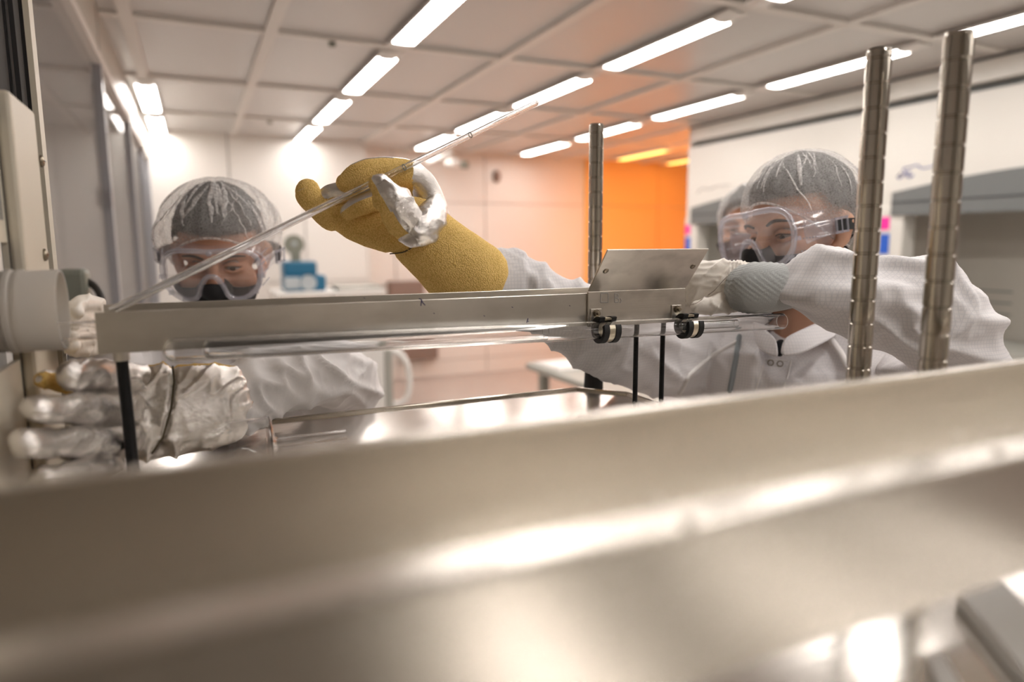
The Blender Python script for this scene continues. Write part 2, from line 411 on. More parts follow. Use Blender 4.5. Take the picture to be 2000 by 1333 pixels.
lamp(5.45, 6.75, 'amber tube lamp on the orange ceiling close behind the fume hood end', (aa, ab), 'amber ceiling tube lamps')
# amber bay lamp on a wall stand beyond the hood end
t = thing('amber_bay_lamp', 'upright amber safelight tube on a stand behind the fume hood end', 'lamp', (4.86, 5.90, 0))
MB().cyl((4.86,5.90,.9), (4.86,5.90,2.3), .045, 14).build('lamp_tube', 'lamp_amber', t, smooth=True)
MB().cyl((4.86,5.90,0), (4.86,5.90,.04), .16, 20).cyl((4.86,5.90,.04), (4.86,5.90,.9), .03, 12).build('lamp_stand', 'housing', t)

# fume hoods along the right
HX = 3.95
def hood(y0, y1, label, first):
    t = thing('fume_hood', label, 'fume hood', (HX+.4, (y0+y1)/2, 0), 'fume hoods along the side wall')
    MB().box((HX+.02,y0,2.36), (HX+.8,y1,2.485)).build('top_fascia', 'hood_enamel', t, bevel=.01)
    MB().box((HX+.015,y0,2.474), (HX+.03,y1,2.489)).build('ceiling_joint', 'frame_dark', t)
    MB().box((HX+.10,y0,2.28), (HX+.8,y1,2.37)).build('shadow_gap', 'hood_grey', t)
    MB().box((HX+.01,y0+.0,1.70), (HX+.05,y1-.0,2.315)).build('sash_panel', 'hood_enamel', t, bevel=.008)
    # arched grey header
    n = 18; top = []; ya, yb = y0+.08, y1-.08
    for i in range(n+1):
        u = i/n; top.append((ya+(yb-ya)*u, 1.80+.085*math.sin(math.pi*u)))
    mb = MB()
    fr = [V((HX-.012,ya,1.66))] + [V((HX-.012,y,z)) for y, z in top] + [V((HX-.012,yb,1.66))]
    mb.rings([fr, [p+V((.07,0,0)) for p in fr]]); mb.build('header_band', 'hood_grey', t)
    MB().box((HX-.016,ya,1.735), (HX-.011,yb,1.742)).build('header_groove', 'frame_dark', t)
    for y in (y0, y1-.16):
        p = MB().box((HX,y,.9), (HX+.12,y+.16,1.72)).build('side_post', 'hood_enamel', t, bevel=.01)
        MB().box((HX-.003,y+.09,1.575), (HX,y+.155,1.655)).build('sticker', 'sticker_pink', p, label='bright pink sticker')
        MB().box((HX-.003,y+.085,1.425), (HX,y+.15,1.55)).build('sticker', 'sticker_blue', p, label='blue notice sticker')
    MB().box((HX+.55,y0,.9), (HX+.6,y1,2.3)).build('baffle', 'hood_inner', t)
    for i in range(4):
        for j in range(5):
            MB().box((HX+.545,y0+.2+j*.3,.98+i*.07), (HX+.55,y0+.4+j*.3,.99+i*.07)).build('baffle_slot', 'hood_grey', t)
    MB().box((HX-.02,y0,.86), (HX+.75,y1,.9)).build('worktop', 'bench_grey', t)
    MB().box((HX+.02,y0+.02,0), (HX+.75,y1-.02,.86)).build('base_cabinet', 'hood_enamel', t)
    MB().box((HX+.75,y0,.0), (HX+.8,y1,2.4)).build('back_panel', 'hood_enamel', t)
    if first: MB().box((HX+.02,y1-.02,.9), (HX+.8,y1,2.485)).build('end_panel', 'hood_enamel', t)
    # cable inside
    MB().chain([(V((HX+.5,y0+1.3,1.75)),.008),(V((HX+.46,y0+1.25,1.6)),.008),(V((HX+.45,y0+1.18,1.48)),.008),(V((HX+.47,y0+1.2,1.1)),.008)]).build('cable', 'frame_dark', t, smooth=True)
    return t
h1 = hood(3.05, 4.96, 'white fume hood with grey arched header at the far end next to the amber area', True)
h2 = hood(1.14, 3.05, 'white fume hood with blue marker scribble on its sash behind the steel posts', False)
def scribble(pts, par, m, r=.0035):
    mb = MB(); mb.chain([(onX(x, y, HX+.008), r) for x, y in pts], n=6); mb.build('marker_scribble', m, par, smooth=True)
scribble([(1755,350),(1768,338),(1764,330),(1780,326),(1792,323),(1800,329),(1815,327),(1828,323)], h2, 'ink_blue')
scribble([(1768,340),(1778,334),(1770,345),(1785,342),(1775,348)], h2, 'ink_blue', .003)
scribble([(1752,347),(1760,338)], h2, 'ink_dark', .004)
scribble([(1362,378),(1372,368),(1385,370),(1400,364),(1425,361)], h1, 'ink_faint', .004)

# ------------------------------------------------------------------ things standing far behind
bz = 1.10
t = thing('white_bench', 'white cabinet bench carrying the blue instrument before the back wall', 'bench', (1.2, 6.4, 0))
MB().box((.62,6.05,bz-.03), (1.55,6.75,bz)).build('bench_top', 'white_plastic', t, bevel=.008)
for k in range(2): MB().box((.64+.45*k,6.08,0), (1.07+.45*k,6.72,bz-.03)).build('cabinet_door', 'panel_white', t, bevel=.006)
t = thing('paper_tray', 'low white tray with a pale rim lying on the white bench', 'tray', (1.3,6.3,bz))
MB().box((1.15,6.12,bz), (1.52,6.5,bz+.02)).build('tray_base', 'paper', t)
MB().box((1.13,6.10,bz+.02), (1.54,6.13,bz+.035)).box((1.13,6.5,bz+.02), (1.54,6.53,bz+.035)).box((1.13,6.1,bz+.02),(1.15,6.53,bz+.035)).box((1.52,6.1,bz+.02),(1.54,6.53,bz+.035)).build('tray_rim', 'bench_grey', t)
a = onY(556,600,6.3); b = onY(632,510,6.3)
t = thing('blue_instrument', 'blue plastic instrument with a clear round window and grey dial on top', 'instrument', ((a.x+b.x)/2,6.3,bz))
MB().box((a.x,6.2,bz+.0005), (b.x,6.5,b.z-.12)).build('lower_case', 'blue_plastic', t, bevel=.02)
MB().box((a.x-.0,6.22,b.z-.125), (b.x-.07,6.48,b.z)).build('upper_case', 'blue_plastic', t, bevel=.02)
c = onY(603,562,6.19); c.z = max(c.z, bz+.075)
MB().cyl((c.x,6.205,c.z), (c.x,6.185,c.z), .068, 24).build('window_ring', 'clear_grey', t, smooth=True, angle=30)
MB().box((c.x-.2,6.19,c.z-.05), (c.x-.07,6.205,c.z+.05)).build('window_bar', 'clear_grey', t, bevel=.01)
c = onY(574,478,6.3)
MB().cyl((c.x,6.27,c.z), (c.x,6.33,c.z), .085, 24).build('dial', 'gauge_grey', t, smooth=True, angle=30)
MB().cyl((c.x,6.26,c.z+.01), (c.x,6.27,c.z+.01), .02, 14).build('dial_knob', 'clear_grey', t)
MB().box((c.x-.03,6.28,c.z-.19), (c.x+.05,6.32,c.z-.07)).build('dial_neck', 'gauge_grey', t)
a = onY(757,586,7.38); b = onY(822,548,7.38)
t = thing('wall_box', 'brown control box mounted on the pale wall behind the yellow glove', 'control box', ((a.x+b.x)/2,7.3,a.z))
MB().box((a.x,7.25,a.z-.05), (b.x,7.4,b.z)).build('case', 'box_brown', t, bevel=.01)
MB().box((a.x+.05,7.24,a.z-.03), (a.x+.25,7.25,a.z+.03)).build('display', 'paper', t)
a = onY(783,700,7.36); b = onY(850,683,7.36)
MB().box((a.x,7.25,a.z-.02), (b.x,7.4,b.z+.08)).build('floor_box', 'box_brown', bevel=.01, label='low brown box at the foot of the pale back wall', cat='box')
# ceiling camera
c = onY(880,300,6.9)
t = thing('ceiling_camera', 'white camera on a bracket hanging at the back wall', 'camera', (c.x,6.9,c.z))
MB().cyl((c.x,6.9,c.z-.02), (c.x,6.9,CZ-.015), .025).build('drop_rod', 'white_plastic', t)
MB().chain([(V((c.x,6.9,c.z-.0)),.03),(V((c.x-.22,6.95,c.z-.08)),.03)], n=10).build('bracket', 'white_plastic', t, smooth=True)
MB().ball((c.x+.02,6.86,c.z-.1), .075, (.1,.07,.05)).build('camera_body', 'white_plastic', t, smooth=True)
MB().cyl((c.x+.09,6.84,c.z-.11), (c.x+.15,6.8,c.z-.12), .04).build('camera_lens', 'gauge_grey', t)
c = onY(970,345,7.38)
MB().ball((c.x,7.38,c.z), .05, (.05,.03,.07)).build('wall_sensor', 'box_brown', smooth=True, label='small dark oval sensor on the pale back wall beside the camera', cat='sensor')
# white wheeled bin with loop handle
a = onY(712,800,4.2); b = onY(772,690,4.2)
t = thing('white_bin', 'tall white plastic bin with a loop handle behind the steel table', 'bin', ((a.x+b.x)/2,4.3,0))
MB().box((a.x-.1,4.2,.02), (b.x-.06,4.6,b.z+.05)).build('bin_body', 'white_plastic', t, bevel=.02)
MB().box((b.x-.07,4.19,.02), (b.x-.02,4.6,b.z+.03)).build('corner_post', 'bench_grey', t, bevel=.01)
hx = b.x+.03
MB().chain([(V((b.x-.03,4.25,b.z+.0)),.022),(V((hx,4.22,b.z-.01)),.026),(V((hx+.05,4.2,b.z-.1)),.02),(V((hx+.05,4.2,b.z-.26)),.02),(V((hx,4.22,b.z-.33)),.022),(V((b.x-.03,4.25,b.z-.33)),.022)]).build('loop_handle', 'white_plastic', t, smooth=True)
# low work table with things on it, beyond the right rear post
a = onZ(1032,708,.80); b = onZ(1150,748,.80)
ty0, ty1 = b.y-.25, a.y
t = thing('work_table', 'grey low work table with metal legs behind the right rear steel post', 'table', ((a.x+b.x)/2,(a.y+b.y)/2,0))
MB().box((a.x-.02,ty0-.3,.76), (a.x+1.3,ty1,.80)).build('table_top', 'bench_grey', t, bevel=.01)
for x in (a.x+.05, a.x+1.2):
    for y in (ty0-.25, ty1-.08): MB().box((x,y,0), (x+.05,y+.05,.76)).build('leg', 'bench_grey', t)
MB().box((a.x+.03,ty0-.25,.25), (a.x+1.25,ty1-.05,.28)).build('lower_shelf', 'bench_grey', t)
c = onZ(1105,712,.80)
MB().box((c.x-.15,c.y-.2,.80), (c.x+.2,c.y+.1,.812)).build('paper_sheets', 'paper', label='stack of white paper on the grey low work table', cat='paper')
c = V((a.x+.95, ty1-.2, .8))
MB().box((c.x-.1,c.y-.1,.80), (c.x+.2,c.y+.1,.86)).build('dark_tool_case', 'dark_item', bevel=.01, label='flat dark case at the far end of the grey work table', cat='case')
c = V((a.x+.45, ty0-.05, .28))
MB().box((c.x-.1,c.y-.1,.2805), (c.x+.12,c.y+.12,.42)).build('orange_box', 'orange_item', bevel=.01, label='orange box on the lower shelf of the work table', cat='box')
MB().lathe((c.x-.3,c.y,.2805), (0,0,1), [(0,.09),(.1,.1),(.1,.085),(.01,.08)], n=20).build('dark_bowl', 'dark_item', smooth=True, label='round dark bowl on the lower shelf of the work table', cat='bowl')
# dark instrument seen past the frosted tube
c = P(150, 555, 1.6)
t = thing('dark_instrument', 'dark grey instrument head with a curved cable behind the frosted tube', 'instrument', (c.x, c.y, 0))
MB().box((c.x-.035,c.y-.04,c.z-.09), (c.x+.025,c.y+.04,c.z+.035)).build('head', 'gauge_grey', t, bevel=.012)
MB().chain([(P(165,548,1.6),.009),(P(185,560,1.6),.008),(P(198,582,1.59),.008),(P(203,620,1.59),.008)]).build('cable', 'dark_item', t, smooth=True)
MB().cyl((c.x,c.y,.03), (c.x,c.y,c.z-.1), .015).cyl((c.x,c.y,0), (c.x,c.y,.03), .06).build('stand', 'frame_dark', t)
# ------------------------------------------------------------------ carts
SZ = 1.245
def rod_post(mb, x, y, z0, z1, r=.0127):
    prof = [(0, r*.98)]; z = .02
    while z < z1-z0-.005:
        prof += [(z-.0016, r), (z-.0008, r*.93), (z+.0008, r*.93), (z+.0016, r)]; z += .0254
    prof += [(z1-z0-.002, r), (z1-z0, r*.9)]
    mb.lathe((x,y,z0), (0,0,1), prof, n=28, closed=False); return mb
def cart(name, label, outline, posts, rim=True):
    xs = [p[0] for p in outline]; ys = [p[1] for p in outline]
    t = thing(name, label, 'cart', ((min(xs)+max(xs))/2, (min(ys)+max(ys))/2, 0))
    top = [V((x,y,SZ)) for x, y in outline]
    MB().rings([[p-V((0,0,.012)) for p in top], top]).build('shelf_top', 'steel_sheet', t)
    low = [V((x,y,.25)) for x, y in outline]
    MB().rings([low, [p+V((0,0,.03)) for p in low]]).build('lower_shelf', 'steel_sheet', t)
    mb = MB(); n = len(top)
    for i in range(n):
        p, q = top[i], top[(i+1)%n]; d = (q-p).normalized(); nn = d.cross(V((0,0,1)))*.006
        mb.slab([p-d*.001-V((0,0,.03)), q+d*.001-V((0,0,.03)), q+d*.001+V((0,0,.0045)), p-d*.001+V((0,0,.0045))], nn)
    mb.build('shelf_rim', 'post_chrome', t, bevel=.0018)
    for x, y, z1, sl in posts:
        rod_post(MB(), x, y, .02, z1).build('post', 'post_chrome', t, smooth=True, angle=25)
        MB().cyl((x,y,0), (x,y,.02), .018).build('foot', 'rubber', t)
        if sl: MB().lathe((x,y,SZ-.03), (0,0,1), [(0,.019),(.05,.0165),(.052,.0155),(.052,.0128),(0,.0128)], n=24).build('collar', 'rubber', t, smooth=True, angle=30)
        MB().cyl((x,y,z1-.001), (x,y,z1+.0015), .0117, 20).build('post_cap', 'post_groove', t)
mp = onZ(1166, 752, SZ)
cart('steel_cart', 'steel shelf cart carrying the quartz apparatus, with banded chrome posts',
     [(-.14,.50), (.58,.50), (.655,.575), (.655,.965), (.60,1.036), (-.14,1.036)],
     [(mp.x, mp.y+.012, 1.705, True), (.672, .533, 1.70, True), (-.12, 1.06, SZ-.04, False), (-.12, .52, SZ-.04, False)])
cart('front_cart', 'steel shelf cart with one tall post, under the blurred metal channel',
     [(-.45,-.25), (.60,-.25), (.63,-.22), (.63,.385), (.605,.41), (-.45,.41)],
     [(.655, .437, 1.69, False), (.655, -.25, 1.69, True), (-.43, -.27, SZ-.04, False), (-.43, .39, SZ-.04, False)])
# ------------------------------------------------------------------ blurred channel in front
FZ = 1.40
t = thing('front_channel', 'out of focus bright aluminium channel crossing in front on small feet', 'metal channel', (.3,.27,SZ))
x0, x1 = -.5, 1.0
MB().slab([(x0,.338,1.335),(x1,.338,1.335),(x1,.338,FZ),(x0,.338,FZ)], (0,.003,0)).build('rear_wall', 'aluminium_bright', t)
MB().box((x0,.19,1.335), (x1,.341,1.338)).build('channel_floor', 'aluminium_bright', t)
MB().box((x0,.187,1.338), (x1,.190,FZ-.003)).build('front_wall', 'aluminium_bright', t)
MB().box((x0,.187,FZ-.003), (x1,.206,FZ)).build('front_lip', 'aluminium_bright', t, bevel=.001)
MB().box((x0,.334,FZ-.002), (x1,.343,FZ+.002)).build('rear_lip', 'aluminium_bright', t, bevel=.001)
for x in (-.2, .15): MB().cyl((x,.265,SZ+.0005), (x,.265,1.335), .012).build('foot', 'rod_black', t)
for x, y, z in ((1285,978,0), (1345,1018,0), (1870,852,0), (1950,880,0)):
    p = onZ(x, y, FZ+.001)
    MB().ball(p, .0028, (.0028,.0028,.0012), n=12, m=8).build('glint_bead', 'post_chrome', t, smooth=True)  # chrome beads put in for the highlights along the lip
q = [onZ(*a, SZ+.012) for a in ((1868,1152),(1940,1118),(2080,1255),(2030,1345))]
mb = MB().slab([p for p in q], (0,0,-.011)); mb.build('white_strip', 'white_plastic', bevel=.001, label='narrow white plastic strip lying on the front cart shelf', cat='plastic strip')
q = [onZ(*a, SZ+.008) for a in ((1812,1285),(1842,1275),(1890,1360),(1850,1370))]
MB().slab(q, (0,0,-.007)).build('cream_strip', 'paper', label='short cream strip lying on the front cart shelf', cat='plastic strip')

# ------------------------------------------------------------------ furnace at the left
EX = -.170
hz0, hz1 = onX(10,722,EX).z, onX(10,474,EX).z
ftop = 1.655
t = thing('tube_furnace', 'beige sheet metal tube furnace with vent slots and a screwed corner bracket', 'furnace', (-.6,.75,0))
MB().box((-1.2,.42,0), (EX-.002,.99,.95)).build('base_cabinet', 'furnace_paint', t, bevel=.004)
mb = MB(); hy0, hy1 = .768, .860
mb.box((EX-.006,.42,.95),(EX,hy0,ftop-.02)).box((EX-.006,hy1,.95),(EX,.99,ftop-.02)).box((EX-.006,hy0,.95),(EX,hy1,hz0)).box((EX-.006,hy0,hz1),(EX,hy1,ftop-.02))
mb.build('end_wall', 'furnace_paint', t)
MB().box((-1.2,.42,.95), (EX-.12,.99,ftop-.03)).build('dark_inner_box', 'hole_black', t)  # inner box painted black for the shade inside the tube opening
MB().box((-1.2,.42,ftop-.03), (EX,.99,ftop-.02)).build('top_cover', 'furnace_paint', t)
MB().box((-1.2,.417,.95), (EX,.42,ftop-.02)).build('front_cover', 'furnace_paint', t)
vs_m = MB().box((0,-.0012,-.011), (.0015,.0012,.011)).mesh('vent_slot'); vs_m.materials.append(MATS['hood_grey'])
for r_ in range(5):
    for c_ in range(12):
        o = inst('vent_slot', vs_m, (EX-.001, .848-c_*.0062, onX(12, 250+r_*40, EX).z), t)
bx = -.156
br = MB().box((EX,.861,.7), (bx,.985,ftop)).build('corner_bracket', 'furnace_paint', t, bevel=.004)
MB().box((EX-.001,.8605,.7), (EX+.001,.8615,ftop)).build('bracket_seam', 'frame_dark', br)
for yy in (315, 498):
    p = onX(79 if yy < 400 else 86, yy, bx)
    MB().lathe(p, (1,0,0), [(0,.0072),(.0015,.0072),(.0035,.0055),(.0044,.002)], n=18, closed=False).build('screw', 'bolt_steel', br, smooth=True)
    MB().box((p.x+.0038,p.y-.004,p.z-.0006), (p.x+.0048,p.y+.004,p.z+.0006)).build('screw_slot', 'frame_dark', br)
t = thing('equipment_frame', 'grey aluminium profile posts with dark grooves standing behind the furnace', 'frame', (-.2,1.1,0))
for a_, b_, m_, yy in ((-20,12,'frame_grey',1.12),(12,17,'frame_dark',1.115),(17,24,'frame_grey',1.12),(24,34,'frame_dark',1.11),(34,44,'frame_grey',1.11),(44,52,'frame_dark',1.105),(52,64,'furnace_paint',1.10)):
    xa, xb = onY(a_,100,yy).x, onY(b_,100,yy).x
    MB().box((xa,yy,0 if m_ != 'frame_dark' else .02), (xb,yy+.03,2.48)).build('profile_groove' if m_ == 'frame_dark' else 'profile_post', m_, t)

# frosted tube out of the furnace
TZ, TY = 1.437, .815
t = thing('furnace_tube', 'frosted quartz furnace tube sticking out of the beige furnace', 'quartz tube', (-.15,TY,TZ))
xr = onY(124,605,TY).x
L_ = xr+.285
pr = [(0,.0395),(.118,.0395),(.120,.0412),(.124,.0412),(.126,.0395),(.129,.0408),(.133,.0408),(.135,.0395),(L_-.002,.0405),(L_,.0395),(L_,.0375),(L_-.003,.0365),(0,.036)]
MB().lathe((-.285,TY,TZ), (1,0,0), pr, n=56).build('tube_wall', 'quartz_frosted', t, smooth=True, angle=40)
MB().lathe((-.20,TY,TZ-.022), (1,0,0), [(0,.0095),(.118,.0095),(.118,.0083),(0,.0083)], n=32).build('inner_tube', 'quartz', t, smooth=True, angle=40)

# ------------------------------------------------------------------ loading channel on threaded rods
BY = .80; BT, BB = 1.434, 1.3915
xl, xp0, xp1 = onY(188,655,BY).x, onY(1146,600,BY).x, onY(1335,600,BY).x
yb = onZ(700, 579, BT+.001).y
t = thing('loading_channel', 'long brushed aluminium loading channel on black threaded rods', 'metal channel', ((xl+xp1)/2, BY+.02, SZ))
w_ = .0025
mb = MB(); sec = [(BY,BB),(yb,BB),(yb,BT+.002),(yb-w_,BT+.002),(yb-w_,BB+w_),(BY+w_,BB+w_),(BY+w_,BT),(BY,BT)]
mb.rings([[V((x,y,z)) for y, z in sec] for x in (xl, xp1)]); mb.build('channel', 'aluminium', t, bevel=.0006)
# end plate with leaning flange
pt = onX(1190,490,xp0); pb = BY-.0035
pl = MB().box((xp0,pb,BB-.002), (xp1,BY-.0005,BT+.002)).build('end_plate', 'aluminium_dull', t, bevel=.0006)
pr_ = onX(1381,486,xp1)
MB().slab([(xp0,pb,BT+.002),(xp1,pb,BT+.002),(xp1,(pt.y+pr_.y)/2,(pt.z+pr_.z)/2),(xp0,(pt.y+pr_.y)/2,(pt.z+pr_.z)/2)], (0,.0018,.0012)).build('leaning_flange', 'aluminium_dull', t, bevel=.0005)
fy, fz = (pt.y+pr_.y)/2, (pt.z+pr_.z)/2
fn = V((0, -(fz-BT), -(pb-fy))).normalized()
if fn.y > 0: fn = -fn
def on_flange(x, u): return V((x, pb+(fy-pb)*u, BT+.002+(fz-BT)*u))
for x, u in ((xp0+.012,.5), (xp1-.010,.56)):
    p = on_flange(x, u)
    MB().lathe(p-fn*.001, fn, [(0,.0042),(.002,.0042),(.003,.002)], n=14, closed=False).build('flange_screw', 'bolt_steel', t, smooth=True)
# hand-drawn pen mark and faint stamps on the channel front
def mark(pts, name, m, r, Y=BY):
    MB().chain([(onY(x,y,Y), r) for x, y in pts], n=6).build(name, m, t, smooth=True)
mark([(819,584),(823,586),(822,597)], 'pen_mark', 'ink_dark', .0007); mark([(823,586),(826,592),(830,596)], 'pen_mark', 'ink_dark', .0007)
for x, y in ((945,617),(1031,628),(1000,600),(711,582),(1112,597),(847,612)): mark([(x,y),(x+1.5,y+1)], 'speck', 'ink_dark', .0005)
mark([(1031,623),(1029,630)], 'speck', 'ink_dark', .0007)
for seg in ([(1174,573),(1188,573),(1188,591),(1173,591),(1174,573)], [(1201,591),(1201,574),(1207,575),(1208,580),(1202,582),(1208,584),(1208,590),(1201,591)], [(1212,583),(1214,588),(1211,592)]):
    mb = MB()
    for a_, b_ in zip(seg, seg[1:]):
        p, q = onY(*a_, pb-.0002), onY(*b_, pb-.0002); mb.chain([(p,.0009),(q,.0009)], n=6, k=.25, ref=V((0,1,0)))
    mb.build('faint_stamp', 'ink_faint', pl, smooth=True)
# threaded rods
def thread(p0, p1, r, pitch, name, label, nut):
    p0, p1 = V(p0), V(p1); L_ = (p1-p0).length; k = int(L_/pitch); prof = [(0, r*.86)]
    for i in range(k): prof += [((i+.25)*pitch, r*.88), ((i+.5)*pitch, r), ((i+.75)*pitch, r), ((i+1)*pitch, r*.88)]
    tt = thing(name, label, 'threaded rod', p0, 'threaded rods under the loading channel')
    MB().lathe(p0, p1-p0, prof, n=16, closed=False).build('rod_shaft', 'rod_black', tt, smooth=True, angle=30)
    d = (p1-p0).normalized()
    MB().cyl(p1-d*nut, p1, r*1.25, 6 if nut < .006 else 20).build('nut', 'aluminium', tt)
    MB().cyl(p0, p0+d*.008, r*1.8, 6).build('base_nut', 'bolt_steel', tt)
p1 = onY(238,706,BY+.015); p1.z = BB-.0005
lo = onZ(268,930,SZ); lo = V((lo.x, p1.y+.004, SZ+.0005))
thread(lo, p1, .0062, .0016, 'threaded_rod', 'thick black threaded rod under the furnace end of the channel', .009)
for px_, w2 in ((1243,'nearer the rubber clamp with the cream bolt'), (1295,'nearer the gloved hand')):
    p1 = onY(px_,634,BY+.018); thread((p1.x,p1.y,SZ+.0005), (p1.x,p1.y,BB-.0005), .0038, .0013, 'threaded_rod', {1243:'thin black threaded rod under the end plate, closer to the furnace', 1295:'thin black threaded rod under the end plate, closer to the white gloved hand'}[px_], .004)

# ------------------------------------------------------------------ long quartz tube in rubber clamps
QY = BY-.0215
qa, qb = onY(318,686,QY), onY(1527,628,QY); ax = (qb-qa).normalized(); QL = (qb-qa).length; R0 = .0121; W0 = .0014
t = thing('quartz_tube', 'long clear quartz tube with rounded end clamped along the channel', 'quartz tube', qa)
prof = []
for i in range(9):
    a_ = math.pi/2*i/8; prof.append((.010*(1-math.cos(a_)), R0*math.sin(a_)))
prof += [(QL*f_, R0) for f_ in (.1,.3,.5,.7,.9)] + [(QL, R0), (QL, R0-W0)] + [(QL*f_, R0-W0) for f_ in (.9,.7,.5,.3,.1)]
for i in range(9):
    a_ = math.pi/2*(1-i/8); prof.append((W0+.0095*(1-math.cos(a_)), (R0-W0)*math.sin(a_)))
MB().lathe(qa, ax, prof, n=48, closed=False).build('outer_tube', 'quartz', t, smooth=True, angle=50)
ia = onY(396,684,QY); s0 = (ia-qa).dot(ax); ro, wi = R0-W0-.0007, .0013
pf = []
for i in range(7):
    a_ = math.pi/2*i/6; pf.append((s0+.005*(1-math.cos(a_)), ro*math.sin(a_)))
pf += [(s0+.4, ro), (s0+.4, ro-wi)]
for i in range(7):
    a_ = math.pi/2*(1-i/6); pf.append((s0+wi+.005*(1-math.cos(a_)), (ro-wi)*math.sin(a_)))
MB().lathe(qa, ax, pf, n=40, closed=False).build('inner_tube', 'quartz', t, smooth=True, angle=50)
s1 = (onY(1330,640,QY)-qa).dot(ax)
MB().lathe(qa+ax*s1, ax, [(0,.006),(.1,.006),(.1,.005),(0,.005)], n=28).build('inner_rod', 'quartz', t, smooth=True, angle=50)
def clamp(px_, bolt, label):
    s_ = (onY(px_,640,QY)-qa).dot(ax); c = qa+ax*s_
    tt = thing('tube_clamp', label, 'clamp', c, 'rubber lined tube clamps')
    def ring(a0, a1, ri, ro, name, m, g0=0, g1=2*math.pi):
        n = 40; rg = []; x, y = V((0,1,0)), V((0,0,1)); y = (y-ax*y.dot(ax)).normalized(); x = y.cross(ax)
        for j in range(n):
            g = g0+(g1-g0)*j/(n-1); d = x*math.cos(g)+y*math.sin(g)
            rg.append([c+ax*a0+d*ri, c+ax*a1+d*ri, c+ax*a1+d*ro, c+ax*a0+d*ro])
        MB().rings(rg).build(name, m, tt, smooth=True, angle=40)
    g0, g1 = math.radians(-208), math.radians(108)
    ring(-.0130, -.0050, R0+.0001, R0+.0058, 'rubber_cushion', 'rubber', g0, g1)
    ring(-.0050, .0050, R0+.0016, R0+.0046, 'metal_band', 'zinc_band', g0, g1)
    ring(.0050, .0130, R0+.0001, R0+.0058, 'rubber_cushion', 'rubber', g0, g1)
    b = onY(bolt[0], bolt[1], pb-.001)
    st = MB().slab([V((b.x-.0085,pb-.0018,b.z-.016)), V((b.x+.0085,pb-.0018,b.z-.016)), V((b.x+.0085,pb-.0018,b.z+.006)), V((b.x-.0085,pb-.0018,b.z+.006))], (0,.0016,0)).build('strap_tab', 'aluminium', tt, bevel=.0007)
    MB().lathe(V((b.x,pb-.0018,b.z)), (0,-1,0), [(0,.0052),(.001,.0052),(.001,.0042),(.004,.0042),(.0042,.0024),(.008,.0024),(.0082,.0015)], n=12, closed=False).build('bolt', 'bolt_steel', tt, smooth=True, angle=30)
clamp(1184, (1164,612), 'black rubber lined clamp on the quartz tube at the channel joint')
clamp(1345, (1321,604), 'black rubber lined clamp on the quartz tube near the white gloved hand')

# ------------------------------------------------------------------ glass end cap on the shelf
GY = .80; gx0 = onY(446,873,GY).x; gx1 = onY(528,868,GY).x; gx2 = onY(676,850,GY).x
gz = onY(610,857,GY).z; rg_ = gz-SZ-.0016
t = thing('glass_end_cap', 'clear glass end cap with narrow stem lying on the steel shelf', 'glass cap', (gx0, GY, SZ))
L1 = gx1-gx0
MB().lathe((gx0,GY,gz), (1,0,0), [(0,rg_-.002),(L1-.006,rg_-.002),(L1-.003,rg_),(L1,rg_),(L1+.002,rg_-.004),(L1+.004,.012),(L1+.008,.0058),(gx2-gx0,.0058),(gx2-gx0,.0042),(L1+.0072,.0045),(L1+.0028,.0115),(L1+.0008,rg_-.0045),(L1-.001,rg_-.0013),(L1-.003,rg_-.0013),(L1-.006,rg_-.0032),(0,rg_-.0032)], n=56).build('cap_glass', 'quartz', t, smooth=True, angle=35)

# ------------------------------------------------------------------ the glass tube being lifted
ga, gb = P(216,608,.718), P(1049,200,1.05); gd = (gb-ga).normalized(); GL = (gb-ga).length
t = thing('glass_sample_tube', 'thin clear glass tube held slanting by the yellow glove', 'glass tube', ga)
MB().lathe(ga, gd, [(0,.0044),(GL-.002,.0044),(GL,.0036),(GL,.0024),(GL-.002,.0029),(0,.0029)], n=32).build('tube_wall', 'quartz', t, smooth=True, angle=40)
def along(px_):
    lo, hi = 0, GL
    for _ in range(40):
        m_ = (lo+hi)/2
        if PX(ga+gd*m_)[0] < px_: lo = m_
        else: hi = m_
    return lo
for px_ in (917, 788): MB().lathe(ga+gd*along(px_), gd, [(0,.0046),(.0016,.0046),(.0016,.0043),(0,.0043)], n=24).build('mark_ring', 'gauge_grey', t)
s_ = along(705)
MB().lathe(ga, gd, [(.004,.0026),(s_,.0026),(s_,.0018),(.004,.0018)], n=24).build('inner_tube', 'quartz', t, smooth=True, angle=40)
# ------------------------------------------------------------------ people
from mathutils.bvhtree import BVHTree
def bvh_of(me): return BVHTree.FromPolygons([v.co.copy() for v in me.vertices], [tuple(p.vertices) for p in me.polygons])
def drop(b, x, y, lift=.0):
    r = ray(x, y).normalized(); h = b.ray_cast(EYE, r)
    return (h[0] - r*lift) if h[0] is not None else None
def seam(b, pts, r, name, m, parent, lift=.0):
    """thread or crease lying on a garment, along points measured in the photo"""
    q = []
    for (x0,y0), (x1,y1) in zip(pts, pts[1:]):
        for i in range(6):
            p = drop(b, x0+(x1-x0)*i/6, y0+(y1-y0)*i/6, lift)
            if p is not None: q.append((p, r))
    if len(q) > 2:
        # keep the run that stays on one surface
        run = [q[0]]
        for p in q[1:]:
            if (p[0]-run[-1][0]).length < .03: run.append(p)
        if len(run) > 2: return MB().chain(run, n=6, sub=2).build(name, m, parent, smooth=True)

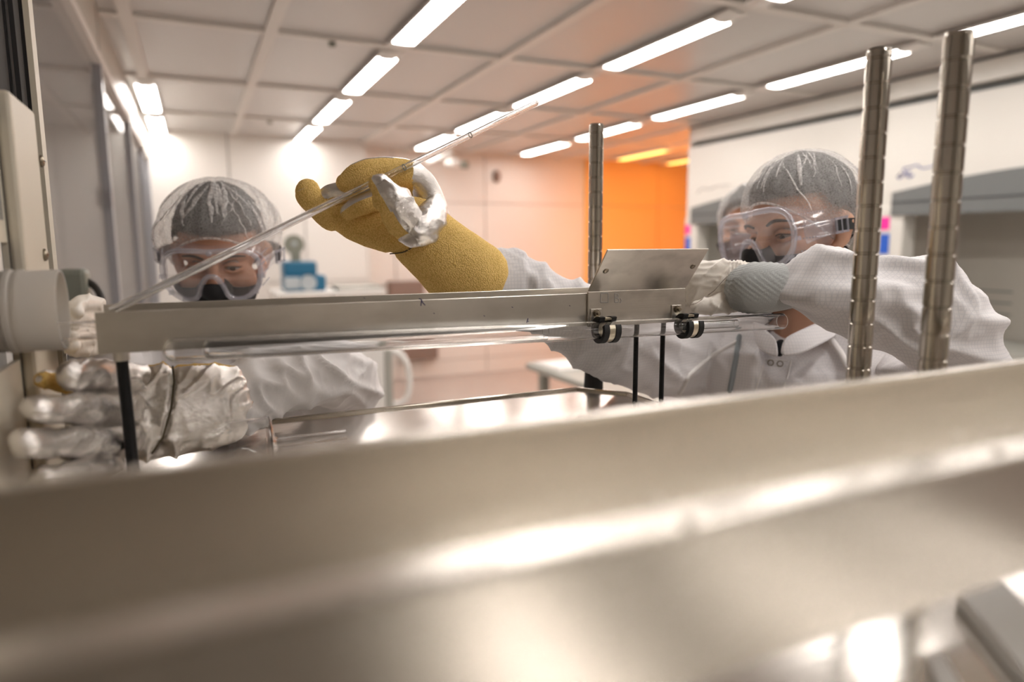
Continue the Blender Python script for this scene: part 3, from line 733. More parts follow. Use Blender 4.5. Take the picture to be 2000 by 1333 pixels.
def head_mesh(neck):
    mb = MB()
    mb.ball((0,-.012,.042), 0, (.076,.098,.092), n=28, m=18)
    mb.ball((0,.022,-.040), 0, (.060,.070,.076), n=24, m=16)
    mb.chain([(V((0,.035,-.085)),.036),(V((0,.066,-.098)),.022)])
    mb.chain([(V((0,.088,.012)),.010),(V((0,.100,-.010)),.011),(V((0,.112,-.032)),.013)])
    mb.ball((-.012,.098,-.036), .011); mb.ball((.012,.098,-.036), .011)
    mb.chain([(V((-.050,.066,.022)),.013),(V((-.025,.083,.025)),.013),(V((0,.085,.022)),.012),(V((.025,.083,.025)),.013),(V((.050,.066,.022)),.013)])
    for s in (-1, 1):
        mb.ball((s*.040,.056,-.030), .031)
        mb.chain([(V((s*.072,.008,-.035)),.010),(V((s*.079,-.002,-.02)),.010),(V((s*.086,-.014,.008)),.011),(V((s*.082,-.012,.022)),.008)], k=1.0)
        mb.ball((s*.081,-.006,-.004), 0, (.010,.017,.028), n=14, m=10)
        mb.chain([(V((s*.018,.088,-.062)),.010),(V((0,.092,-.060)),.010)])
    mb.chain([(V((0,-.018,-.04)),.054),(V((0,-.022,-.085)).lerp(neck,.12),.052),(V((0,-.02,-.06)).lerp(neck,.7),.054),(neck,.056)])
    me = fuse(mb, .0042, 5, .5)
    for v in me.vertices:      # eye sockets
        for s in (-1, 1):
            d = (v.co-V((s*.031,.085,.0))).length
            if d < .022: v.co.y -= .009*(1-(d/.022)**2)
    me.update(); return me

def make_head(root, O, fwd, up, skin, net, netgeo, goggle=True, look=(0,0), tilt=0, neck=None):
    fwd = fwd.normalized(); right = fwd.cross(up).normalized(); up = right.cross(fwd).normalized()
    # head frame: local x = the wearer's right, y = forward, z = up
    Mx = Matrix((right, fwd, up)).transposed().to_4x4(); Mx.translation = O
    Mx = Mx @ Matrix.Rotation(tilt, 4, 'Y')
    T = lambda p: Mx @ V(p)
    me = head_mesh(Mx.inverted() @ neck if neck is not None else V((0,-.05,-.21))); loc = me.copy()
    def place(m): m.transform(Mx); m.update(); return m
    body = obj('body', place(me), skin, root, smooth=True)
    # hair: upper skull pushed out a little
    def hairy(c, n): return c.z > (.062 + .0*c.y if c.y > .03 else .062-(.03-c.y)*1.25) and not (abs(c.x) > .074 and c.z < .03 and c.y > -.03)
    hm = split(loc, hairy)[1]
    bm = bmesh.new(); bm.from_mesh(hm); bm.normal_update()
    for v in bm.verts: v.co += v.normal*(.009+.004*noise.noise(v.co*60))
    bm.to_mesh(hm); bm.free()
    obj('hair', place(hm), 'hair', root, smooth=True)
    # mask: lower face pushed out
    def masky(c, n):
        top = -.028+.012*max(0, 1-abs(c.x)/.03)
        return c.z < top and c.y > .012+max(0, -(c.z+.05))*.5 and c.z > -.125 and not abs(c.x) > .078
    mm = split(loc, masky)[1]
    bm = bmesh.new(); bm.from_mesh(mm); bm.normal_update()
    for v in bm.verts: v.co += v.normal*.005
    for _ in range(14): bmesh.ops.smooth_vert(bm, verts=bm.verts, factor=.5, use_axis_x=True, use_axis_y=True, use_axis_z=True)
    for v in bm.verts: v.co += v.normal*.006 + V((0,.006,0))
    bm.to_mesh(mm); bm.free()
    mk = obj('face_mask', place(mm), 'mask_black', root, smooth=True)
    so = mk.modifiers.new('thick', 'SOLIDIFY'); so.thickness = .002
    for s in (-1, 1):
        MB().chain([(T((s*.068,.03,-.045)),.0016),(T((s*.079,.005,-.035)),.0016),(T((s*.087,-.02,-.015)),.0016)], n=8).build('ear_loop', 'mask_black', mk, smooth=True)
        e = MB().ball(T((s*.031,.0700,.0)), .0125, n=20, m=14).build('eyeball', 'eye_white', root, smooth=True)
        d = V((look[0], 1, look[1])).normalized()
        c0 = V((s*.031,.0700,.0))
        MB().ball(T(c0+d*.0085), .0062, n=14, m=8).build('iris', 'eye_dark', e, smooth=True)
        # lids and brows
        MB().chain([(T((s*.017,.0785,.003)),.0034),(T((s*.031,.0815,.0062)),.0052),(T((s*.046,.0735,.002)),.0034)], n=10).build('eyelid', skin, root, smooth=True)
        MB().chain([(T((s*.018,.0785,-.006)),.0030),(T((s*.031,.0805,-.0085)),.0042),(T((s*.045,.0735,-.006)),.0030)], n=10).build('eyelid', skin, root, smooth=True)
        MB().chain([(T((s*.018,.0822,.001)),.0008),(T((s*.031,.0865,.0030)),.0012),(T((s*.046,.0775,.0)),.0008)], n=8).build('lashes', 'hair', root, smooth=True)
        MB().chain([(T((s*.016,.0965,.020)),.0034),(T((s*.033,.0950,.026)),.0044),(T((s*.054,.0765,.021)),.0026)], n=8, k=.6).build('eyebrow', 'hair', root, smooth=True)
    # hair net
    cx, rx_, ry_, rz_, seed, puff = netgeo
    n, mr = 120, 34; rgs = []
    for i in range(mr+1):
        u = i/mr; row = []
        for j in range(n):
            a = 2*math.pi*j/n
            dx, dy = math.cos(a), math.sin(a)
            # lower hem: forehead high in front, over the ears and low at the nape
            hem = .060*max(0, dy)**1.5 - .040*max(0, -dy) - .026*(1-abs(dy))
            th = math.asin(max(-1, min(1, (hem-cx.z)/rz_)))
            ph = math.pi/2 + (th-math.pi/2)*u
            pl = .5+.5*math.sin(a*23+2*noise.noise(V((dx*2,dy*2,seed))))
            g = ridge(V((dx*3.2+seed, dy*3.2, u*1.3)), 3)
            k = 1 + puff*(.5*g*math.sin(math.pi*min(1,u*1.1))) + .035*noise.noise(V((dx*2.5, dy*2.5, u*2.5+seed))) + (.018*pl*u**2)
            if u > .86: k *= 1-.10*(u-.86)/.14
            row.append(T((cx.x+rx_*math.cos(ph)*dx*k, cx.y+ry_*math.cos(ph)*dy*k, cx.z+rz_*math.sin(ph)*(1+.02*noise.noise(V((dx*3,dy*3,u*3+seed)))))))
        rgs.append(row)
    nm = MB(); nm.rings(rgs, caps=(True, False)); no = nm.build('hair_net', net, root, smooth=True)
    # gathered folds of doubled cloth
    bv = bvh_of(no.data); random.seed(int(seed*10)+3)
    for q in range(54):
        j = random.randrange(n); i0 = random.randint(3, 16); i1 = min(mr, i0+random.randint(8, 18)); dr = random.choice((-1, 0, 1))*random.random()*.8
        pts = []
        for i in range(i0, i1+1, 2):
            jj = int(round(j+dr*(i-i0))) % n; p = rgs[i][jj]; w_ = math.sin(math.pi*(i-i0+.6)/(i1-i0+1.2))
            pts.append((p+(p-T((0,-.01,.03))).normalized()*.0012, .0007+.0042*w_*random.uniform(.5,1)*(.22 if q % 3 else 1)))
        if len(pts) > 2: MB().chain(pts, n=8, k=.25, sub=3, ref=(pts[0][0]-O).normalized()).build('net_fold', 'hairnet_fold', no, smooth=True)
    hemr = [rgs[-1][j] for j in range(0, n, 2)]
    MB().chain([(p, .0022) for p in hemr+[hemr[0]]], n=6, sub=1).build('net_hem', 'hairnet_fold', no, smooth=True)
    if not goggle: return T
    # goggles
    half = [(0,.043),(.03,.0445),(.056,.043),(.074,.034),(.083,.014),(.083,-.008),(.077,-.028),(.062,-.043),(.044,-.049),(.028,-.043),(.0195,-.026),(.013,-.011),(.006,-.004),(0,-.003)]
    pts = half + [(-x, z) for x, z in reversed(half[1:-1])]
    out = []
    for i in range(len(pts)):
        p0, p1, p2, p3 = [V(pts[(i+d) % len(pts)]) for d in (-1,0,1,2)]
        for q in range(4):
            t = q/4; out.append(p1+(p2-p0)*(.5*t)+(p0*2-p1*5+p2*4-p3)*(.5*t*t)+(p1*3-p0-p2*3+p3)*(.5*t**3))
    def front(x, z, k=1, dy=0): return T((x*k, .128-2.4*(x*k)**2+dy-.10*max(0,-z)*.4, z*k+.004*(k-1)))
    gg = bpy.data.objects.new('safety_goggles', None); COL.objects.link(gg); gg.location = T((0,.12,0)); adopt(gg, root)
    N_ = len(out)
    rim = MB(); sec = []
    for i, p in enumerate(out):
        c = front(p.x, p.y); tg = (front(*out[(i+1)%N_])-front(*out[i-1])).normalized()
        nn = (Mx.to_3x3() @ V((0,1,0))); sd = tg.cross(nn).normalized(); nn = sd.cross(tg)
        sec.append([c+sd*.0050*math.cos(a)+nn*.0048*math.sin(a) for a in [2*math.pi*q/10 for q in range(10)]])
    rim.rings(sec, closed=True); rim.build('goggle_rim', 'vinyl_rim', gg, smooth=True)
    lv = [front(p.x*.985, p.y*.985) for p in out]
    tri = geometry.tessellate_polygon([[V((p.x, p.y, 0)) for p in out]])
    lm = MB(); lm.v = lv; lm.f = [tuple(t_) for t_ in tri]; lm.build('goggle_lens', 'lens', gg, smooth=True)
    # soft side skirt back to the face
    rr = []
    for u in (0, .35, .7, 1):
        row = []
        for p in out:
            x, z = p.x, p.y; side = min(1, abs(x)/.083)
            yf = .128-2.4*x*x-.04*max(0,-z); yb_ = .096-.085*side**2.2 - .02*max(0, z/.045)
            if abs(x) < .03 and z < .0: yb_ = .113
            k = 1+.05*math.sin(u*3.1)-.05*u
            row.append(T((x*k, yf+(yb_-yf)*u, z*(k+.06*u))))
        rr.append(row)
    sk = MB(); sk.rings(rr, caps=(False, False)); sk.build('goggle_skirt', 'vinyl', gg, smooth=True)
    vent = MB()
    for s in (-1, 1):
        for r_ in range(4):
            for q in range(9):
                z = .030-.020*r_; x = s*(.0845+.001*q); y = .098-.0058*q
                vent.ball(T((x, y, z*(1+.0*q))), .0016, n=6, m=4)
    vent.build('vent_dots', 'vinyl_rim', gg, kind='stuff')
    clip = MB().box((-.004,-.003,-.0035), (.004,.003,.0035)).mesh('rim_clip'); clip.materials.append(MATS['vinyl_rim'])
    for i in (20, 26, 31, 36, 41, N_-20, N_-26, N_-31, N_-36, N_-41):
        p = out[i % N_]; o = bpy.data.objects.new('rim_clip', clip); COL.objects.link(o)
        mw = Mx.copy(); mw.translation = front(p.x*1.05, p.y*1.05, 1, -.002); o.matrix_basis = mw; o.parent = gg; o.matrix_parent_inverse = world(gg).inverted()
    MB().ball(front(0,.040), .0055, n=12, m=8).build('centre_stud', 'vinyl_rim', gg, smooth=True)
    # strap round the back, over the net
    st = []
    for q in range(41):
        a = math.radians(-20+220*q/40) if False else math.radians(12 - (204)*q/40)
        x, y = math.cos(a), math.sin(a)
        st.append((T((x*(rx_*.985), -.012+y*ry_*1.0 + .0, .004-.012*max(0,-y)))))
    sb = MB(); upv = (Mx.to_3x3() @ V((0,0,1))); rows = []
    for i, p in enumerate(st):
        o_ = (p-T((0,-.012,.0))).normalized(); rows.append([p-upv*.0095+o_*.001, p+upv*.0095+o_*.001, p+upv*.0095+o_*.003, p-upv*.0095+o_*.003])
    sb.rings(rows); sb.build('strap', 'rubber', gg, smooth=False)
    for s, e in ((1, st[0]), (-1, st[-1])):
        lug = T((s*.088,.046,.002)); d = (lug-e).normalized(); sd = d.cross(upv)
        ms = MB(); ms.chain([(T((s*.084,.085,.0)), .020), (T((s*.0885,.062,.001)), .015), (e, .0125)], n=12, k=.14, ref=(Mx.to_3x3() @ V((s,0,0))))
        ms.build('strap_lug', 'vinyl', gg, smooth=True)
        fr = MB()
        for (u0,u1,w0,w1) in ((-.013,.013,-.0135,-.0095),(-.013,.013,.0095,.0135),(-.014,-.010,-.0135,.0135),(.010,.014,-.0135,.0135),(-.001,.002,-.0135,.0135)):
            oo = (e-T((0,-.012,0))).normalized()*.0035
            q_ = [e+d*u0+upv*w0+oo, e+d*u1+upv*w0+oo, e+d*u1+upv*w1+oo, e+d*u0+upv*w1+oo]; fr.slab(q_, (e-T((0,-.012,0))).normalized()*.003)
        fr.build('strap_buckle', 'vinyl_rim', gg)
        q_ = [e+d*.001+upv*-.009, e+d*.013+upv*-.009, e+d*.013+upv*.009, e+d*.001+upv*.009]
        MB().slab([p+(e-T((0,-.012,0))).normalized()*.0035 for p in q_], (e-T((0,-.012,0))).normalized()*.0015).build('strap_end', 'rubber', gg)
    return T

def cloth_folds(amp, sc_, seed, stretch=(1,1,1)):
    def fn(p, n):
        q = V((p.x*stretch[0], p.y*stretch[1], p.z*stretch[2]))*sc_ + V((seed, seed*.7, 0))
        q += V((noise.noise(q*.6), noise.noise(q*.6+V((5,0,0))), noise.noise(q*.6+V((0,9,0)))))*.8
        return amp*(ridge(q, 3)*1.0 + .6*noise.noise(q*.45) + .35*ridge(q*2.1+V((3,1,2)), 3)) - amp*.35
    return fn

def shoes_legs(mb, c, fdir, z_hip, spread=.11):
    r = fdir.cross(V((0,0,1))).normalized()
    for s in (-1, 1):
        b = V((c.x, c.y, 0))+r*s*spread
        mb.chain([(V((c.x,c.y,z_hip))+r*s*.085, .12), (b+V((0,0,.5)), .09), (b+V((0,0,.14)), .075)], n=18)
        mb.chain([(b+V((0,0,.075))-fdir*.05, .055), (b+fdir*.10+V((0,0,.055)), .048), (b+fdir*.17+V((0,0,.045)), .04)], n=16)

# ---- worker at the right: reaching with the yellow glove
hc = P(1566, 456, 1.235)
fR = (RT*-.90 - fw*.42 + DN*.16).normalized(); uR = (UP + fR*.06 + RT*.05)
base = P(1520, 900, 1.30); base.z = 0
person = thing('person', 'person in white cleanroom coverall and clear goggles reaching out with a yellow glove', 'person', base)
T_R = make_head(person, hc, fR, uR, 'skin', 'hairnet', (V((0,-.010,.040)), .094, .118, .106, 1.3, .10), look=(.0,-.35), neck=P(1550,690,1.32))
fB = (RT*-.72-fw*.62); fB.z = 0; fB.normalize()
mb = MB()
mb.chain([(P(1545,736,1.30), .115), (P(1530,752,1.305), .15), (P(1512,760,1.32), .185), (P(1505,860,1.34), .185), (V((base.x,base.y,.98)), .17), (V((base.x,base.y,.78)), .185)], k=.66, ref=fB, n=28)
mb.chain([(P(1700,680,1.27), .085), (P(1560,716,1.34), .075), (P(1350,680,1.38), .085)], n=18)
mb.chainpx([(1350,700,1.36,90),(1250,680,1.22,92),(1160,638,1.105,82),(1090,606,1.075,74),(1045,576,1.06,67),(1000,548,1.045,65),(945,548,1.02,58)], k=.62, n=24)
mb.chainpx([(1548,562,1.02,55),(1600,566,1.0,78),(1690,592,.985,88),(1790,606,.975,104),(1862,645,.975,98),(1868,735,1.03,88),(1770,765,1.15,90),(1690,700,1.25,85)], k=.8, n=24)
shoes_legs(mb, base, fB, .80)
cv = fuse(mb, .0055, 5, .5)
def foldR(p, n):
    x, y = PX(p); d = 0
    d += cloth_folds(.0105, 7.5, 3.1)(p, n)
    if x > 1500 and y < 730:      # forearm: long folds running along the sleeve
        t_ = V((x*.0035, (y-.10*x)*.012, 2.0)); t_ += V((noise.noise(t_*1.7)*.5, noise.noise(t_*1.9+V((4,0,0)))*.5, 0)); d += .015*ridge(t_, 2.2) - .006
    elif x < 1030 and y < 640:
        d = .0016*math.sin((x+y)*.0+(y*.9-x*.5)*.45)
    elif x < 1330 and y < 800:
        t_ = V(((x-y)*.012, (x*.6+y)*.013, 7.0)); d += .008*ridge(t_, 2.5) - .003
    return d
displace(cv, foldR); smooth_mesh(cv, 1, .4)
cvb = bvh_of(cv)
coat = obj('coverall', cv, 'coat_cloth', person, smooth=True)
# stand collar of two flaps, snaps, placket, trims
def flap(pts_low, pts_high, name, lean=.012):
    lo, hi = [], []
    for i in range(len(pts_low)):
        a = V(pts_low[i]); b = V(pts_high[i]); lo.append(a); hi.append(b)
    m_ = MB(); k = len(lo); b0 = 0
    m_.v = lo+[(a+b)/2 + (a-V((base.x,base.y,a.z))).normalized()*.004 for a, b in zip(lo,hi)]+hi
    for r_ in range(2):
        for i in range(k-1): m_.f.append((r_*k+i, r_*k+i+1, (r_+1)*k+i+1, (r_+1)*k+i))
    o = m_.build(name, 'coat_cloth', coat, smooth=True)
    s_ = o.modifiers.new('sub', 'SUBSURF'); s_.levels = 2; s_.render_levels = 2
    s2 = o.modifiers.new('thick', 'SOLIDIFY'); s2.thickness = .003; return o
flap([P(1478,672,1.215),P(1492,688,1.195),P(1508,697,1.185),P(1521,698,1.18)], [P(1470,624,1.24),P(1486,638,1.215),P(1502,650,1.20),P(1517,664,1.185)], 'collar_flap')
flap([P(1524,697,1.18),P(1556,696,1.175),P(1590,680,1.18),P(1630,658,1.22),P(1660,642,1.28)], [P(1530,662,1.185),P(1548,652,1.185),P(1574,640,1.195),P(1606,626,1.22),P(1640,612,1.28)], 'collar_flap')
for x, y in ((1505,709), (1523.5,711)):
    p = drop(cvb, x, y, .004)
    if p is not None:
        d_ = -ray(x,y).normalized()
        MB().lathe(p, d_, [(0,.0056),(.002,.0056),(.002,.0040),(.0005,.0040)], n=24).build('snap_ring', 'bolt_steel', coat, smooth=True, angle=30)
seam(cvb, [(1494,702),(1545,706)], .0012, 'placket_seam', 'coat_tape', coat)
seam(cvb, [(1494,702),(1480,750),(1464,800)], .0014, 'placket_edge', 'coat_tape', coat)
seam(cvb, [(1545,706),(1540,730),(1520,790)], .0014, 'placket_edge', 'coat_tape', coat)
seam(cvb, [(1444,658),(1436,710),(1424,775)], .0052, 'zip_trim', 'coat_trim', coat)
seam(cvb, [(1440,668),(1385,698),(1345,735),(1325,775)], .0045, 'seam_tape', 'coat_tape', coat)
seam(cvb, [(1620,660),(1642,690),(1662,728)], .0065, 'shoulder_tape', 'coat_tape', coat)
seam(cvb, [(1514,598),(1519,606)], .0045, 'brown_stain', 'box_brown', coat)
# black undershirt showing at the neck
MB().chainpx([(1525,672,1.205,9),(1523,690,1.20,7)]).build('undershirt', 'mask_black', person, smooth=True)
# knit cuff and latex hand (left hand)
def ribs(p, n):
    x, y = PX(p); return .0006*math.sin((x*.25+y)*1.55)
mb = MB().chainpx([(1540,560,1.02,44),(1500,562,1.02,50),(1462,563,1.025,50),(1452,562,1.03,46)], k=.8, n=40, sub=10)
km = fuse(mb, .0022, 2); displace(km, ribs); obj('knit_cuff', km, 'knit_cuff', person, smooth=True)
mb = MB()
mb.chainpx([(1470,563,1.035,44),(1435,560,1.05,48),(1400,558,1.065,49),(1366,560,1.075,46)], k=.62, n=28)
for k_, (y, r) in enumerate(((526,17),(550,18),(575,18),(596,16))):
    mb.chainpx([(1380,y+2,1.075,r+1),(1330,y+4,1.095,r-1),(1290,y+8,1.095,r-3),(1268,y+12,1.085,r-4)], n=14)
mb.chainpx([(1425,590,1.045,20),(1392,597,1.04,17),(1364,600,1.04,13)], n=14)
lm = fuse(mb, .0024, 3)
def latex_fold(p, n):
    x, y = PX(p); return .0036*ridge(V(((x+y*.9)*.030, (x-y)*.008, 1.0)), 3) + .0022*ridge(V((x*.02, y*.05, 5.0)), 3) + (.0012*math.sin(x*.9) if x > 1425 else 0)
displace(lm, latex_fold); lmb = bvh_of(lm)
lg = obj('latex_glove', lm, 'latex', person, smooth=True, label='white latex glove behind the tray')
seam(lmb, [(1420,540),(1395,568),(1362,592),(1338,600)], .0006, 'crease', 'box_brown', lg, -.0004)

# ---- yellow heat glove (right hand)
def join_pieces(mbs):
    m_ = MB()
    for q in mbs:
        o_ = len(m_.v); m_.v += q.v; m_.f += [tuple(i+o_ for i in f_) for f_ in q.f]
    return m_
def glove_piece(mesh, test, fold, names, mats, parent):
    """one finger or the palm: displaced, then parted into its yellow and its silver cloth"""
    bm = bmesh.new(); bm.from_mesh(mesh); bmesh.ops.recalc_face_normals(bm, faces=bm.faces); bm.to_mesh(mesh); bm.free(); mesh.update()
    flags = [test(q.center.copy(), q.normal.copy()) for q in mesh.polygons]; displace(mesh, fold); out = []; halves = []
    for want in (False, True):
        b2 = bmesh.new(); b2.from_mesh(mesh); b2.faces.ensure_lookup_table()
        bmesh.ops.delete(b2, geom=[f_ for f_ in b2.faces if flags[f_.index] != want], context='FACES')
        h_ = bpy.data.meshes.new('half'); b2.to_mesh(h_); b2.free(); halves.append(h_)
    a_, b_ = halves
    for n_, me_, mt in ((names[0], a_, mats[0]), (names[1], b_, mats[1])):
        if len(me_.polygons) > 8: out.append(obj(n_, me_, mt, parent, smooth=True))
    return out
def fine(pts, k=1.0): return MB().chainpx(pts, n=44, sub=14, k=k).mesh('finger')
WS = [(762,496),(790,492),(818,474),(840,448),(856,410),(859,396)]
def gfold(p, n):
    x, y = PX(p); d = .0009*noise.noise(p*55)
    for (x0,y0), (x1,y1) in zip(WS, WS[1:]):
        dx, dy = x1-x0, y1-y0; t_ = max(0, min(1, ((x-x0)*dx+(y-y0)*dy)/(dx*dx+dy*dy))); e = math.hypot(x-x0-dx*t_, y-y0-dy*t_)
        if e < 9: d -= .0028*(1-e/9); break
    return d
def gfold2(p, n):
    x, y = PX(p); t_ = V(((x+.5*y)*.016, (y-.6*x)*.020, 3.3)); t_ += V((noise.noise(t_*1.6)*.5, noise.noise(t_*1.6+V((5,0,0)))*.5, 0))
    return .0042*ridge(t_, 3.0) + .0012*noise.noise(p*90) - .001
yg = bpy.data.objects.new('heat_glove', None); COL.objects.link(yg); yg.location = P(810,445,.965); adopt(yg, person); yg['label'] = 'yellow woven heat glove with silver backing'
mb = MB()
mb.chainpx([(805,444,.965,64),(860,493,.985,70),(925,551,1.01,80)], k=.72, n=32)
mb.chainpx([(815,445,.96,60),(755,438,.955,56),(700,430,.952,44),(655,415,.950,31)], k=.55, n=28)
pm_ = fuse(mb, .0022, 5, .5); gmb = bvh_of(pm_)
glove_piece(pm_, lambda c, n: n.dot(fw) > .18, gfold, ('palm_and_cuff', 'cuff_backing'), ('kevlar', 'silver_foil'), yg)
YS = ('kevlar', 'silver_foil'); FN = ('finger', 'finger_backing')
dUP = (UP*.9-RT*.25+fw*.25).normalized()
glove_piece(fine([(648,424,.952,28),(622,400,.945,27),(606,385,.94,26),(601,374,.94,24)]), lambda c, n: n.dot(fw*.75+UP*.35-RT*.35) > .42, gfold, FN, YS, yg)
glove_piece(fine([(628,402,.955,17),(640,384,.945,20),(665,376,.940,21),(700,378,.940,20),(725,386,.945,18)]), lambda c, n: n.dot(UP*.9-fw*.3) > -.25, gfold2, FN, YS, yg)
glove_piece(fine([(680,414,.915,16),(702,402,.918,20),(738,390,.93,22),(765,388,.945,22)]), lambda c, n: n.dot(UP*.85-RT*.5) > .12, gfold, FN, YS, yg)
glove_piece(fine([(846,428,.985,34),(836,385,.985,30),(818,352,.970,27),(790,338,.950,27),(740,336,.932,29),(702,344,.922,27),(676,357,.920,19)]), lambda c, n: n.dot(UP*.95-RT*.2) > .74 or PX(c)[0] > 806, gfold, FN, YS, yg)
glove_piece(fine([(812,450,.925,34),(790,428,.898,38),(764,390,.870,32),(744,360,.866,21)]), lambda c, n: n.dot((RT*.60+UP*.35-fw*.70).normalized()) > .30 or n.dot(fw) > .5, gfold2, ('thumb', 'thumb_backing'), YS, yg)
glove_piece(fine([(850,404,.972,22),(842,424,.935,32),(818,448,.908,36),(806,456,.905,30)]), lambda c, n: True, gfold2, ('hand_back', 'hand_backing'), YS, yg)
MB().chain([(p_, .0009) for p_ in [drop(gmb, x, y, -.0012) for x, y in WS[:3]] if p_ is not None], n=6).build('wrist_seam', 'seam_thread', yg, smooth=True)

# ---- worker at the left: silver glove and white glove at the furnace tube
fL = (-fw*.93 + DN*.40 + RT*.24).normalized()
hl = P(432, 500, 1.37)
baseL = P(500, 900, 1.50); baseL.z = 0
person2 = thing('person', 'person in white coverall bending over the channel with a silver heat glove', 'person', baseL)
T_L = make_head(person2, hl, fL, UP+fL*.05, 'skin_warm', 'hairnet', (V((.0,-.015,.042)), .112, .125, .108, 5.7, .16), look=(0,-.3), tilt=math.radians(2), neck=P(440,640,1.46))
mb = MB()
mb.chain([(P(440,640,1.46), .085), (P(445,690,1.49), .16), (P(455,780,1.52), .19), (V((baseL.x,baseL.y,1.0)), .18), (V((baseL.x,baseL.y,.78)), .19)], k=.66, ref=V((0,1,0)), n=26)
mb.chain([(P(270,690,1.47), .09), (P(440,668,1.5), .085), (P(610,690,1.47), .09)], n=18)
mb.chainpx([(610,705,1.46,92),(668,755,1.33,78),(690,752,1.22,58),(640,738,1.09,58),(560,744,1.0,64),(490,770,.92,68),(445,784,.87,66)], k=.85, n=24)
mb.chainpx([(275,705,1.45,85),(225,715,1.25,80),(195,690,1.05,62),(182,660,.95,48)], k=.85, n=20)
shoes_legs(mb, baseL, V((0,-1,0)), .80)
cv2 = fuse(mb, .0055, 5, .5)
def foldL(p, n):
    x, y = PX(p); d = cloth_folds(.006, 11, 8.4)(p, n)
    if x > 450 and y > 680: d += .011*ridge(V(((x-.9*y)*.018, (y+x*.3)*.010, 4.0)), 2.4) - .004
    return d
displace(cv2, foldL); smooth_mesh(cv2, 1, .4)
obj('coverall', cv2, 'coat_fine', person2, smooth=True)
# silver glove
CR = [(336,702),(340,745),(334,800),(318,855),(292,892)]
def sfold(p, n):
    x, y = PX(p); t_ = V((x*.012, (y+.45*x)*.016, 2.2)); t_ += V((noise.noise(t_*1.5)*.6, noise.noise(t_*1.5+V((7,0,0)))*.6, 0))
    a_ = .3 if x < 120 else .45 if x < 235 else .6 if x > 345 else .9; d = a_*(.0052*ridge(t_, 3.5) + .0022*noise.noise(t_*2.2) + .0016*ridge(t_*2.5, 3)) - .001
    for (x0,y0), (x1,y1) in zip(CR, CR[1:]):
        dx, dy = x1-x0, y1-y0; t_ = max(0, min(1, ((x-x0)*dx+(y-y0)*dy)/(dx*dx+dy*dy))); e = math.hypot(x-x0-dx*t_, y-y0-dy*t_)
        if e < 10: d -= .004*(1-e/10); break
    return d
sg = bpy.data.objects.new('silver_glove', None); COL.objects.link(sg); sg.location = P(330,806,.86); adopt(sg, person2); sg['label'] = 'aluminised silver heat glove with yellow palm'
SY = ('silver_foil', 'kevlar'); SN = ('finger', 'finger_lining')
away = lambda c, n: n.dot(fw) > .45 or n.dot(RT*.9-fw*.1) < -.80
mb = MB()
mb.chainpx([(228,812,.775,80),(275,808,.785,94),(335,802,.80,92)], k=.34, n=32)
mb.chainpx([(325,802,.80,91),(395,796,.825,87),(452,788,.855,77)], k=.48, n=32)
sm = fuse(mb, .0022, 4, .5); smb = bvh_of(sm)
glove_piece(sm, lambda c, n: n.dot(fw) > .45 or n.dot(UP) > .86, sfold, ('palm_and_cuff', 'palm_lining'), SY, sg)
for pts in ([(136,733,.69,29),(185,733,.725,34),(265,744,.785,38)], [(70,800,.635,31),(140,799,.69,34.5),(250,800,.77,38)], [(48,865,.612,32),(118,866,.675,35),(250,862,.765,36)], [(84,934,.64,29),(145,928,.685,32),(215,900,.745,27)]):
    glove_piece(fine(pts, k=.85), away, sfold, SN, SY, sg)
glove_piece(fine([(84,742,.70,18),(125,748,.735,22),(200,765,.80,28)]), lambda c, n: n.dot(fw) > -.9 and PX(c)[1] > 728, sfold, ('thumb', 'thumb_lining'), SY, sg)
seam(smb, CR, .0011, 'wrist_seam', 'seam_thread', sg)
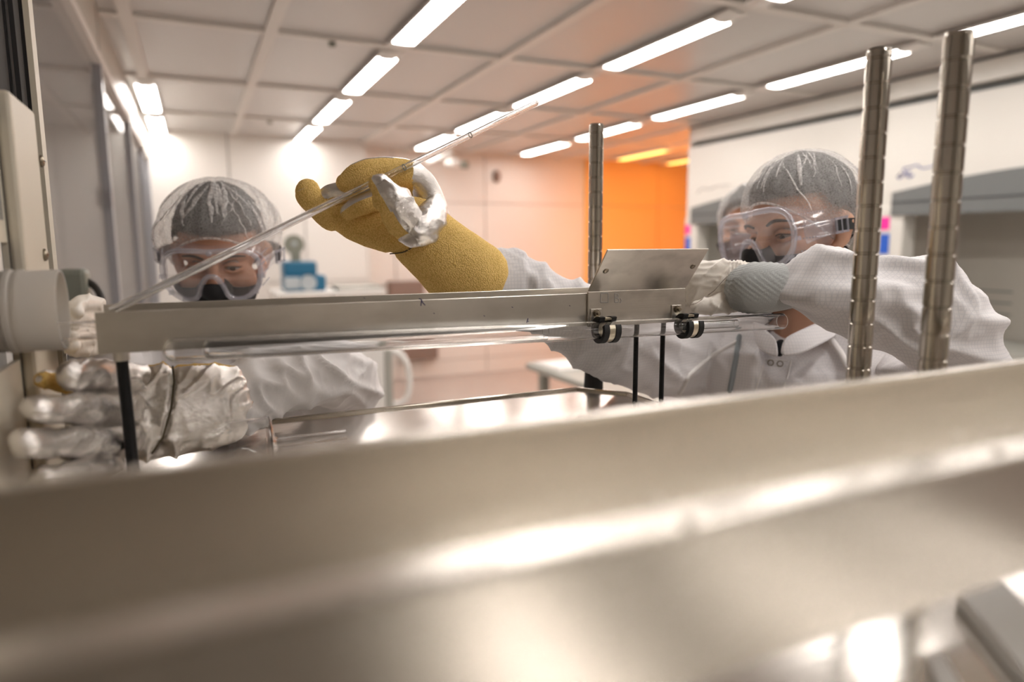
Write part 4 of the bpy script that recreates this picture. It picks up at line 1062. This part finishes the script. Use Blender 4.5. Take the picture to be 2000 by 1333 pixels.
# white latex hand at the furnace tube
mb = MB()
mb.chainpx([(190,650,.93,44),(178,625,.88,40),(168,615,.85,36)], n=22, k=.7)
for k_, (x, y) in enumerate(((188,596),(180,618),(176,642),(178,662))):
    mb.chainpx([(x,y,.86,17),(x-22,y-4+k_*2,.825,17),(x-38,y+4,.80,14),(x-34,y+16,.79,11)], n=14)
mb.chainpx([(190,672,.88,20),(160,682,.84,17),(135,676,.80,13)], n=14)
wm = fuse(mb, .0024, 3)
displace(wm, lambda p, n: .0025*ridge(V((PX(p)[0]*.05, PX(p)[1]*.03, 1.5)), 3))
obj('latex_glove', wm, 'latex', person2, smooth=True, label='white latex glove at the furnace tube')

# ---- third worker, mostly hidden behind the goggles
h3 = P(1472, 455, 1.95); f3 = (-fw*.8-RT*.6).normalized()
base3 = V((h3.x, h3.y, 0))
person3 = thing('person', 'person in white coverall and black mask half hidden behind the goggled worker', 'person', base3)
make_head(person3, h3, f3, UP, 'skin', 'hairnet', (V((0,-.010,.040)), .096, .118, .104, 2.6, .10), goggle=False)
b3 = V((base3.x, base3.y, 0)) - f3*.05; b3.z = 0
mb = MB()
mb.chain([(V((b3.x,b3.y,1.32)), .075), (V((b3.x,b3.y,1.26)), .15), (V((b3.x,b3.y,1.1)), .19), (V((b3.x,b3.y,.78)), .18)], k=.62, ref=f3, n=24)
r3 = f3.cross(V((0,0,1))).normalized()
for s in (-1, 1): mb.chain([(V((b3.x,b3.y,1.24))+r3*s*.16, .075), (V((b3.x,b3.y,1.0))+r3*s*.23, .065), (V((b3.x,b3.y,.78))+r3*s*.2+f3*.08, .055)], n=16)
shoes_legs(mb, V((b3.x,b3.y,0)), V((f3.x,f3.y,0)).normalized(), .8)
c3 = fuse(mb, .009, 4); displace(c3, cloth_folds(.006, 10, 4.4)); obj('coverall', c3, 'coat_fine', person3, smooth=True)
for s in (-1, 1):
    mb = MB(); h_ = V((b3.x,b3.y,.76))+r3*s*.19+f3*.1; mb.chain([(h_,.035),(h_+V((0,0,-.08)),.038)], k=.5, n=14, ref=r3)
    for k_ in range(4): mb.chain([(h_+f3*(.03-.02*k_)+V((0,0,-.10)),.010),(h_+f3*(.035-.02*k_)+V((0,0,-.16+.008*abs(k_-1.5))),.009),(h_+f3*(.03-.02*k_)-r3*s*.015+V((0,0,-.19+.01*abs(k_-1.5))),.008)], n=10)
    mb.chain([(h_+f3*.035+V((0,0,-.05)),.012),(h_+f3*.055+V((0,0,-.11)),.009)], n=10)
    obj('latex_glove', fuse(mb, .004, 2), 'latex', person3, smooth=True)
